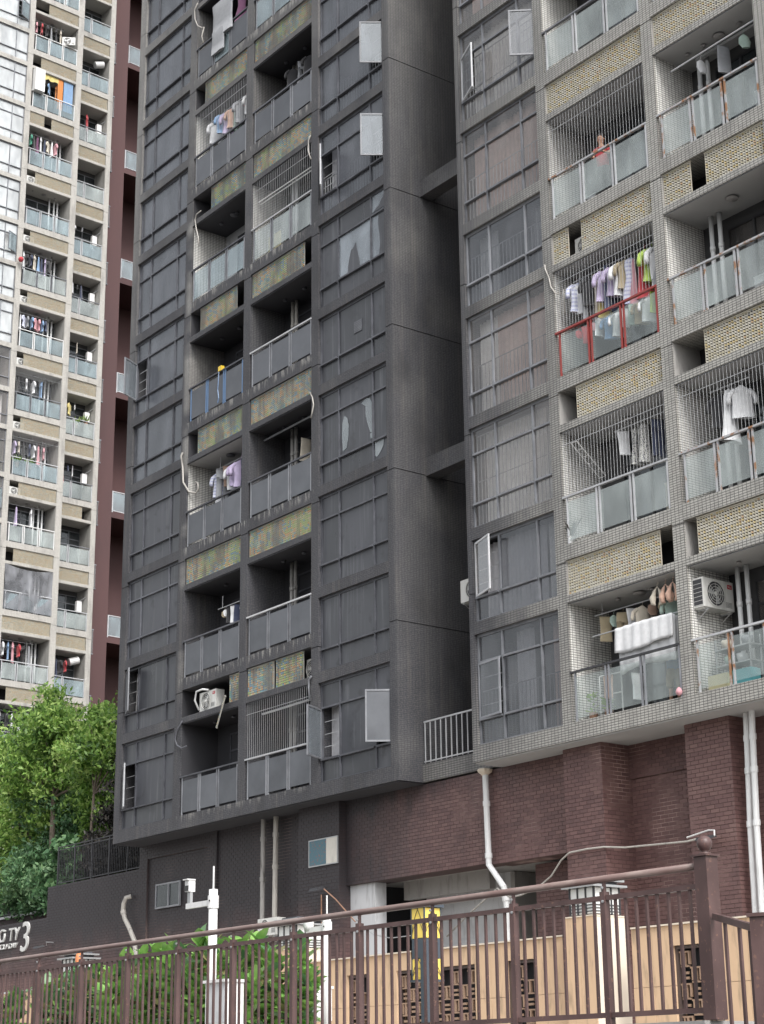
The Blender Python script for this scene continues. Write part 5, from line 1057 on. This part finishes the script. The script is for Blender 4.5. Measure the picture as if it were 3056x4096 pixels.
for i, (u, k, yy, c) in enumerate(((.9, 6, .2, 0), (1.8, 6, .2, 0), (4.3, 5, 1.95, 0), (4.9, 5, 1.95, 0), (5.9, 5, 1.95, 0), (6.6, 5, 1.9, 0))):
    s = MB(); b0 = .45-H*k+(.9 if i < 5 else 1.2)
    for q in range(34):
        a = random.uniform(0, 6.28); r = random.uniform(.08, .34); s.add([(u, yy, b0), (u+r*math.cos(a)-.04, yy+r*math.sin(a), b0+r*.7), (u+r*1.25*math.cos(a), yy+r*1.2*math.sin(a), b0+random.uniform(.1, .5)), (u+r*math.cos(a)+.04, yy+r*math.sin(a)+.03, b0+r*.7)], [(0, 1, 2, 3)])
    o = s.build('potted_plant', m['leaf'], None); o.location = LT.location; o.rotation_euler = LT.rotation_euler; tag(o, ['leafy pot plant at left end of the pale tower\'s eighth wide balcony', 'leafy pot plant mid-rail on the pale tower\'s eighth wide balcony', 'leafy plant at left end of a narrow green-filled balcony', 'second leafy plant on the narrow green-filled balcony', 'third leafy plant on the narrow green-filled balcony', 'tallest leafy plant at right end of the narrow balcony'][i], 'plant')
    MB().lathe([(.1, b0-.3), (.14, b0), (.1, b0)], (u, yy, 0), 10).build('pot', m['rust_pipe'], o)
# dust sheet over the pale tower's tenth wide balcony
s = MB(); n = 22; z0 = .45-H*8
for j in range(15):
    for i in range(n+1):
        f, g_ = i/n, j/14; s.v.append((.38+3.26*f, -.03-.07*math.sin(f*9+g_*5)*math.sin(g_*3.1)-.05*math.sin((f+g_*.8)*22)*g_*.6, z0+2.78-2.72*g_-.18*math.sin(f*3.14)*(1-g_)))
for j in range(14):
    for i in range(n): a = j*(n+1)+i; s.f.append((a, a+1, a+n+2, a+n+1)); s.mi.append(0)
o = s.build('dust_sheet', m['netcloth'], None, smooth=True); o.location = LT.location; o.rotation_euler = LT.rotation_euler; tag(o, 'grey translucent sheet hung over a whole balcony of the pale tower', 'sheet')
# orange and blue curtains on the third wide balcony
for nm, x0, x1, c in (('curtain', 2.35, 2.75, 'orange'), ('curtain', 2.8, 3.5, 'blue'), ('curtain', 1.0, 2.4, 'yellow')):
    s = MB(); k = 14; zt, zb = 3.2, (1.0 if c != 'yellow' else 2.85); vs = []
    for t in range(k+1): X = x0+(x1-x0)*t/k; vs += [(X, .12+.04*math.sin(t*1.8), zb+(.06*math.sin(t*1.2) if c == 'yellow' else 0)), (X, .12, zt)]
    s.add(vs, [(2*t, 2*t+2, 2*t+3, 2*t+1) for t in range(k)]); o = s.build(nm, CL[c], None, smooth=True); o.location = LT.location; o.rotation_euler = LT.rotation_euler; tag(o, f'{c} curtain on the third wide balcony of the pale tower', 'curtain')

# ================================================================ people
def skin_mesh(name, verts, edges, rad, mat, loc, rz, parent=None, sub=2):
    me = bpy.data.meshes.new(name); me.from_pydata(verts, edges, []); o = bpy.data.objects.new(name, me); COL.objects.link(o)
    sk = o.modifiers.new('sk', 'SKIN'); sk.use_smooth_shade = True; sb = o.modifiers.new('sb', 'SUBSURF'); sb.levels = sb.render_levels = sub
    for i, r in enumerate(rad): me.skin_vertices[0].data[i].radius = r if isinstance(r, tuple) else (r, r); 
    me.skin_vertices[0].data[0].use_root = True; bpy.context.view_layer.update()
    m2 = bpy.data.meshes.new_from_object(o.evaluated_get(bpy.context.evaluated_depsgraph_get())); bpy.data.objects.remove(o)
    m2.materials.clear(); m2.materials.append(mat); o = bpy.data.objects.new(name, m2); COL.objects.link(o)
    if parent: o.parent = parent
    else: o.location = loc; o.rotation_euler = (0, 0, rz)
    return o
def person(loc, rz, label, top, bottom, armL, armR, hair=True, shorts=True, lean=0.):
    V = [(0, 0, .95), (0, 0, 1.15), (0, -lean*.5, 1.38), (0, -lean, 1.50), (0, -lean*1.2, 1.60), (0, -lean*1.3, 1.70), (0, -lean*1.3, 1.82),
         (-.09, 0, .90), (-.10, .01, .50), (-.10, .03, .09), (-.10, -.10, .03), (.09, 0, .90), (.10, .01, .50), (.10, .03, .09), (.10, -.10, .03), (-.17, -lean*.7, 1.42), (.17, -lean*.7, 1.42)]
    E_ = [(0, 1), (1, 2), (2, 3), (3, 4), (4, 5), (5, 6), (0, 7), (7, 8), (8, 9), (9, 10), (0, 11), (11, 12), (12, 13), (13, 14), (2, 15), (2, 16)]
    rd = [(.15, .11), (.135, .10), (.14, .10), .06, .07, (.105, .125), (.075, .09), .085, .055, .038, .035, .085, .055, .038, .035, .055, .055]
    for base, pts in ((15, armL), (16, armR)):
        for i, p in enumerate(pts): V.append(p); E_.append((base if i == 0 else len(V)-2, len(V)-1)); rd.append([.042, .032, .022][i] if i < 3 else .015)
        h = Vector(pts[-1]); w0 = len(V)-1; dr = (h-Vector(pts[-2])).normalized(); sd_ = dr.cross(Vector((0, 0, 1))).normalized() if abs(dr.z) < .9 else Vector((1, 0, 0))
        for f in range(5):
            off = sd_*(f-2)*.016; L_ = [.05, .085, .095, .088, .07][f]; a = h+dr*.05+off*1.2; b = h+dr*(.05+L_)+off*1.6+Vector((0, 0, -.015)); V += [tuple(a), tuple(b)]; rd += [.010, .008]; E_ += [(w0, len(V)-2), (len(V)-2, len(V)-1)]
    o = skin_mesh('person', V, E_, rd, m['skin'], loc, rz); tag(o, label, 'person')
    y = -lean*1.3
    for sx in (-.032, .032): MB().lathe([(0, -.008), (.011, -.004), (.011, .003), (0, .006)], (sx, y-.098, 1.715), 8, 'y').build('eye', m['lens'], o)
    MB().add([(-.014, y-.096, 1.675), (.014, y-.096, 1.675), (0, y-.128, 1.68), (0, y-.098, 1.72)], [(0, 1, 2), (0, 2, 3), (2, 1, 3)]).build('nose', m['skin'], o); box('mouth', m['red_badge'], o, -.02, .02, y-.100, y-.088, 1.645, 1.654)
    for sx in (-.088, .088): MB().lathe([(0, -.02), (.02, -.01), (.024, .01), (0, .02)], (sx, y+.005, 1.70), 8).build('ear', m['skin'], o)
    MB().lathe([(.08, 1.66), (.095, 1.74), (.112, 1.77), (.108, 1.83), (.07, 1.875), (0, 1.885)], (0, y+.03, 0), 14).build('hair', m['hair'], o, smooth=True)
    tv = [(0, 0, .80), (0, 0, 1.05), (0, -lean*.5, 1.36), (0, -lean*.9, 1.45), (-.18, -lean*.7, 1.42), tuple(Vector(V[15]).lerp(Vector(armL[0]), .75)), (.18, -lean*.7, 1.42), tuple(Vector(V[16]).lerp(Vector(armR[0]), .75))]
    skin_mesh('top', tv, [(0, 1), (1, 2), (2, 3), (2, 4), (4, 5), (2, 6), (6, 7)], [(.20, .155), (.185, .145), (.18, .135), (.09, .075), .085, .07, .085, .07], top, None, 0, o, 1)
    skin_mesh('shorts' if shorts else 'trousers', [(0, 0, 1.08), (0, 0, .90), (-.10, 0, .72), (-.11, .01, .44 if shorts else .06), (.10, 0, .72), (.11, .01, .44 if shorts else .06)], [(0, 1), (1, 2), (2, 3), (1, 4), (4, 5)], [(.17, .13), (.18, .135), .115, .105 if shorts else .07, .115, .105 if shorts else .07], bottom, None, 0, o, 1)
    o.scale = (.94, .94, .94)
    return o
person((8.0, .42, 22.06), R(20), 'person in a red top standing at the rail of a wired wing balcony', CL['red'], CL['black'], [(-.24, -.10, 1.2), (-.18, -.3, 1.12), (-.12, -.36, 1.15)], [(.26, -.12, 1.2), (.22, -.36, 1.14), (.16, -.42, 1.16)], shorts=False, lean=.05)
person((8.95, .78, 9.37), R(60), 'person in a pale blue top and khaki shorts behind glass on the lowest wing balcony', CL['blue'], CL['khaki'], [(-.24, -.12, 1.22), (-.16, -.34, 1.3), (-.10, -.42, 1.42)], [(.26, -.08, 1.2), (.24, -.30, 1.28), (.18, -.4, 1.42)], lean=.04)

# ================================================================ vegetation
def leaf_cloud(name, parent, pts, nrm, size, mat, aspect=.42, kind=None, droop=.35):
    n = len(pts); d = rng.normal(size=(n, 3)); d[:, 2] -= droop; d /= np.linalg.norm(d, axis=1)[:, None]
    nn_ = nrm*.7+rng.normal(size=(n, 3))*.6; nn_[:, 2] += .35; b = np.cross(d, nn_); b /= np.linalg.norm(b, axis=1)[:, None]+1e-9; c = np.cross(b, d)
    L_ = size*rng.uniform(.6, 1.25, n)[:, None]; W = L_*aspect
    v = np.stack([pts-d*L_*.5, pts+b*W*.5+c*L_*.06, pts+d*L_*.5-c*L_*.08, pts-b*W*.5+c*L_*.06], 1).reshape(-1, 3)
    me = bpy.data.meshes.new(name); me.vertices.add(4*n); me.vertices.foreach_set('co', v.ravel()); me.loops.add(4*n); me.loops.foreach_set('vertex_index', np.arange(4*n)); me.polygons.add(n); me.polygons.foreach_set('loop_start', np.arange(n)*4); me.polygons.foreach_set('loop_total', np.full(n, 4)); me.update(calc_edges=True)
    me.materials.append(mat); o = bpy.data.objects.new(name, me); COL.objects.link(o); o.parent = parent
    if kind: o['kind'] = kind
    return o
def tree(label, base, h, blobs, nleaf, size, mat, trunk_r=.09, clumps=26, group='trees and shrubs on the slope', name='broadleaf_tree', aspect=.42):
    t = empty(name, label, 'tree', base, 0, group); pts, nr = [], []; ws = np.array([b[3]**2 for b in blobs]); ws = ws/ws.sum()
    for (bx, by, bz, br), w_ in zip(blobs, ws):
        c = np.array([bx, by, bz]); k = clumps; dirs = rng.normal(size=(k, 3)); dirs /= np.linalg.norm(dirs, axis=1)[:, None]; cen = c+dirs*br*(rng.uniform(.35, 1., k)[:, None]); n = int(nleaf*w_)
        idx = rng.integers(0, k, n); p = cen[idx]+rng.normal(size=(n, 3))*br*np.array([.17, .17, .12]); pts.append(p); nr.append((p-c)/np.maximum(np.linalg.norm(p-c, axis=1), .01)[:, None])
    leaf_cloud('crown', t, np.concatenate(pts), np.concatenate(nr), size, mat, aspect)
    s = MB(); top = (blobs[0][0]*.4, blobs[0][1]*.4, h*.55); s.tube([(0, 0, -.3), (.05, .02, h*.25), top], [trunk_r*1.25, trunk_r, trunk_r*.7], 8)
    for (bx, by, bz, br) in blobs:
        mid = ((top[0]+bx)/2, (top[1]+by)/2, (top[2]+bz)/2+.1); s.tube([top, mid, (bx, by, bz)], [trunk_r*.55, trunk_r*.38, trunk_r*.15], 5)
        for q in range(5):
            a = rng.normal(size=3); a /= np.linalg.norm(a); s.tube([mid, (bx+a[0]*br*.4, by+a[1]*br*.4, bz+a[2]*br*.3), (bx+a[0]*br*.85, by+a[1]*br*.85, bz+a[2]*br*.8)], [trunk_r*.25, trunk_r*.16, .008], 4)
    s.build('trunk', m['bark'], t, smooth=True); return t
L, LB, LD = m['leaf'], m['leaf_b'], m['leaf_d']
tree('slim tree with flat spreading crown and bare pale trunk above the black railing', (-21.0, 2.4, 7.6), 7.2, [(0, .3, 5.6, 1.2), (-1.3, .6, 5.9, 1.1), (1.3, .6, 5.4, 1.0), (.2, .8, 6.3, 1.0), (2.4, 1.0, 4.9, .75)], 9000, .24, L, .07)
tree('bright green tree rising highest at the photo edge, before the pale tower', (-25.5, 3.2, 7.4), 8.5, [(0, 0, 6.9, 1.7), (-1.6, .8, 8.0, 1.5), (1.6, .6, 6.6, 1.4), (-.6, -.4, 5.2, 1.6), (-2.6, 1.4, 6.8, 1.7), (2.6, .4, 5.0, 1.3)], 17000, .24, L, .12)
tree('tall bright tree whose top hides the pale tower base, middle of the clump', (-25.0, 6.0, 7.5), 8.0, [(-.6, 0, 7.0, 1.6), (.9, .8, 6.0, 1.2), (-1.8, .2, 7.6, 1.4), (.2, .8, 5.0, 1.6), (1.4, 1.0, 4.4, 1.2), (.6, 1, 3.2, 1.5)], 15000, .24, L, .1)
tree('bluish green dense tree low at the photo edge, above the low railing', (-26.6, 4.4, 7.2), 5.2, [(0, 0, 4.2, 1.8), (1.3, .2, 3.2, 1.6), (-1.5, .5, 4.9, 1.7), (.6, -.5, 1.8, 1.5), (-1.0, -.6, 2.2, 1.6), (2.4, .6, 4.3, 1.3)], 16000, .22, LB, .1)
tree('medium green tree behind the bare pale trunk', (-23.3, 4.8, 7.5), 5.6, [(0, 0, 4.1, 1.6), (1.4, .6, 3.2, 1.5), (-1.3, .6, 3.4, 1.4), (.2, 0, 1.8, 1.5), (1.7, .6, 1.5, 1.3), (2.6, .8, 3.0, 1.2)], 15000, .22, L, .08)
tree('rounded shrub with bluish leaves behind the low railing', (-23.6, 2.6, 7.3), 2.6, [(0, 0, 1.6, 1.2), (1.3, .2, 1.8, 1.1), (-1.2, .3, 1.4, 1.3), (.7, -.1, .7, 1.0), (-2.4, .6, 1.6, 1.2)], 10000, .23, LB, .05, name='shrub')
tree('dark leafy shrub below and left of the rounded bluish shrub', (-27.6, 3.9, 7.2), 2.6, [(0, 0, 1.4, 1.4), (1.6, .2, 1.2, 1.3), (-1.8, .3, 1.6, 1.5), (-3.5, .2, 2.0, 1.5)], 9000, .23, LB, .05, name='shrub')
tree('broad-leaved shrub at left end of the black railing', (-21.6, 2.0, 7.8), 2.6, [(0, 0, 1.6, .75), (.8, .2, 1.2, .7), (.2, 0, .6, .7)], 2200, .32, LB, .04, name='shrub', aspect=.6)
tree('scorched tree with blackened leaves beside the burnt tower', (-18.6, 3.2, 7.9), 6.5, [(0, 0, 5.4, 1.1), (-.8, .2, 4.4, 1.3), (.8, .4, 4.2, 1.2), (-.2, 0, 3.0, 1.3), (-1.4, .3, 2.6, 1.1), (.9, .5, 7.0, .6)], 12000, .21, LD, .08)
tree('half-scorched bush behind the black railing, green leaves among black', (-18.9, 2.1, 7.9), 3.0, [(0, 0, 1.4, .9), (1.4, 0, 1.1, .8), (-1.1, 0, 1.4, .8), (2.6, .1, 1.0, .7)], 7000, .18, LD, .04, name='shrub')
tree('green bush growing through the scorched leaves near the burnt tower', (-20.0, 3.2, 7.8), 4.2, [(0, 0, 3.1, 1.0), (.9, .3, 2.5, 1.0), (-.2, 0, 1.7, 1.0), (1.5, .3, 4.0, .7)], 6000, .22, L, .05, name='shrub')
tree('dark scorched thicket filling the corner below the red-brown block', (-22.5, 10.5, 7.8), 8.5, [(0, 0, 5.5, 2.0), (2.2, .6, 5.0, 1.8), (-2.4, 0, 4.4, 1.8), (.4, 0, 3.0, 2.2), (3.4, 1, 3.0, 1.8), (-.4, 0, 1.2, 2.2)], 14000, .26, LD, .1)
tree('green backdrop tree behind the thicket, mostly hidden', (-29.5, 9.0, 7.6), 7.5, [(0, 0, 5.7, 2.3), (2.6, .6, 4.6, 2.1), (-2.4, 0, 6.4, 2.3), (.4, 0, 2.6, 2.4), (-3, .2, 3.2, 2.4), (3.6, .4, 2.6, 2.0), (-4.5, 0, 5.0, 2.3)], 18000, .27, L, .12)
tree('light green tree cut by the photo edge, left of the clump', (-31.0, 4.6, 7.2), 8.5, [(0, 0, 7.6, 1.9), (1.6, .3, 6.0, 1.7), (-2.0, .2, 7.4, 1.8), (0, -.2, 4.0, 2.0), (1.8, 0, 3.0, 1.8), (-2.2, .2, 5.0, 1.9)], 17000, .24, L, .12)
# broad-leaved plants behind the fence, leaf by leaf
lf = MB(); K = 6
for i in range(K+1):
    t = i/K; w_ = 1.0*math.sin(math.pi*min(1, t**.75*.97+.02))*.42; zc = -.35*t*t
    for s_, dz in ((-1, .10), (0, 0), (1, .10)): lf.v.append((s_*w_, t, zc+abs(s_)*dz*w_*2.6+.03*math.sin(t*9)*abs(s_)))
for i in range(K):
    for q in (0, 1): a = i*3+q; lf.f.append((a, a+1, a+4, a+3)); lf.mi.append(0)
lo = lf.build('leaf', m['leaf_f'], None, smooth=True); LFM = lo.data; bpy.data.objects.remove(lo); LFY = LFM.copy(); LFY.materials.clear(); LFY.materials.append(m['leaf_y']); LFD = LFM.copy(); LFD.materials.clear(); LFD.materials.append(m['leaf_b'])
pl = 0
def bigleaf(base, h, stems, nl, label, dull=0., spread=.5, size=.27):
    t = empty('broad_leaved_plant', label, 'plant', base, 0, 'broad-leaved plants behind the fence'); s = MB(); cnt = 0
    for q in range(stems):
        a = random.uniform(0, 6.28); r = random.uniform(.05, spread); tx, ty = r*math.cos(a), r*math.sin(a)*.7; th = h*random.uniform(.62, 1.0); s.tube([(tx*.2, ty*.2, 0), (tx*.7, ty*.7, th*.5), (tx, ty, th)], [.02, .014, .006], 5)
        n = nl//stems
        for i in range(n):
            f = .22+.78*i/n; p = Vector((tx*(.2+.8*f), ty*(.2+.8*f), th*f)); az = i*2.4+q; tilt = R(random.uniform(45, 88) if f > .8 else random.uniform(15, 75))
            me = LFM if random.random() > dull else random.choice([LFY, LFD, LFD]); o = bpy.data.objects.new('leaf', me); COL.objects.link(o); o.parent = t; o.location = p; o.rotation_euler = (tilt, random.uniform(-.3, .3), az); k_ = size*random.uniform(.75, 1.2); o.scale = (k_, k_, k_); cnt += 1
    s.build('stem', m['bark'], t)
for (X, Y, h, st, nl, dl, lb) in ((7.0, -13, 1.35, 6, 130, .75, 'dull grey-green broad-leaved plant nearest the photo edge'), (8.3, -13.2, 1.55, 6, 150, .8, 'yellowing broad-leaved plant below the silver 3'), (9.3, -13, 1.5, 6, 150, .65, 'grey-green broad-leaved plant before the lantern pillar'), (10.4, -13.6, 1.05, 5, 110, .25, 'low broad-leaved plant under the red parasol'),
        (11.6, -13.6, 1.62, 7, 190, .12, 'fresh green broad-leaved plant with yellow tips, left of the tall white pole'), (12.5, -13.7, 1.7, 7, 190, .08, 'tallest fresh green plant just left of the tall white pole'), (13.4, -13.7, 1.55, 6, 160, .05, 'fresh green plant directly behind the tall white pole'), (14.1, -13.8, 1.05, 5, 120, .1, 'low green plant right of the tall pole\'s control box'), (14.75, -13.2, 1.42, 6, 150, .03, 'glossy green plant with pointed top, before the low beige wall'), (6.0, -13.4, 1.1, 5, 110, .6, 'small dull broad-leaved plant at photo corner'), (7.7, -12.2, 1.45, 6, 130, .6, 'dull broad-leaved plant behind the front row, under the wall letters'), (8.9, -12.2, 1.6, 6, 130, .5, 'greyish plant behind the yellowing broad-leaved plant'), (11.0, -12.6, 1.5, 6, 130, .1, 'green plant just behind the closed red parasol gap'), (12.1, -12.4, 1.75, 6, 130, .05, 'green plant filling behind the tallest fresh green plant'), (13.1, -12.6, 1.6, 6, 130, .05, 'green plant in back row behind the control box')):
    bigleaf((X, Y, 1.98), h*1.05, st+2, min(290, int(nl*1.8)), lb, max(dl, .22), .5, .27)
for o in COL.objects:
    if o.type == 'MESH' and len(o.data.vertices) == 8 and o.parent is None and 'label' not in o and 'kind' not in o: print('untagged', o.name)
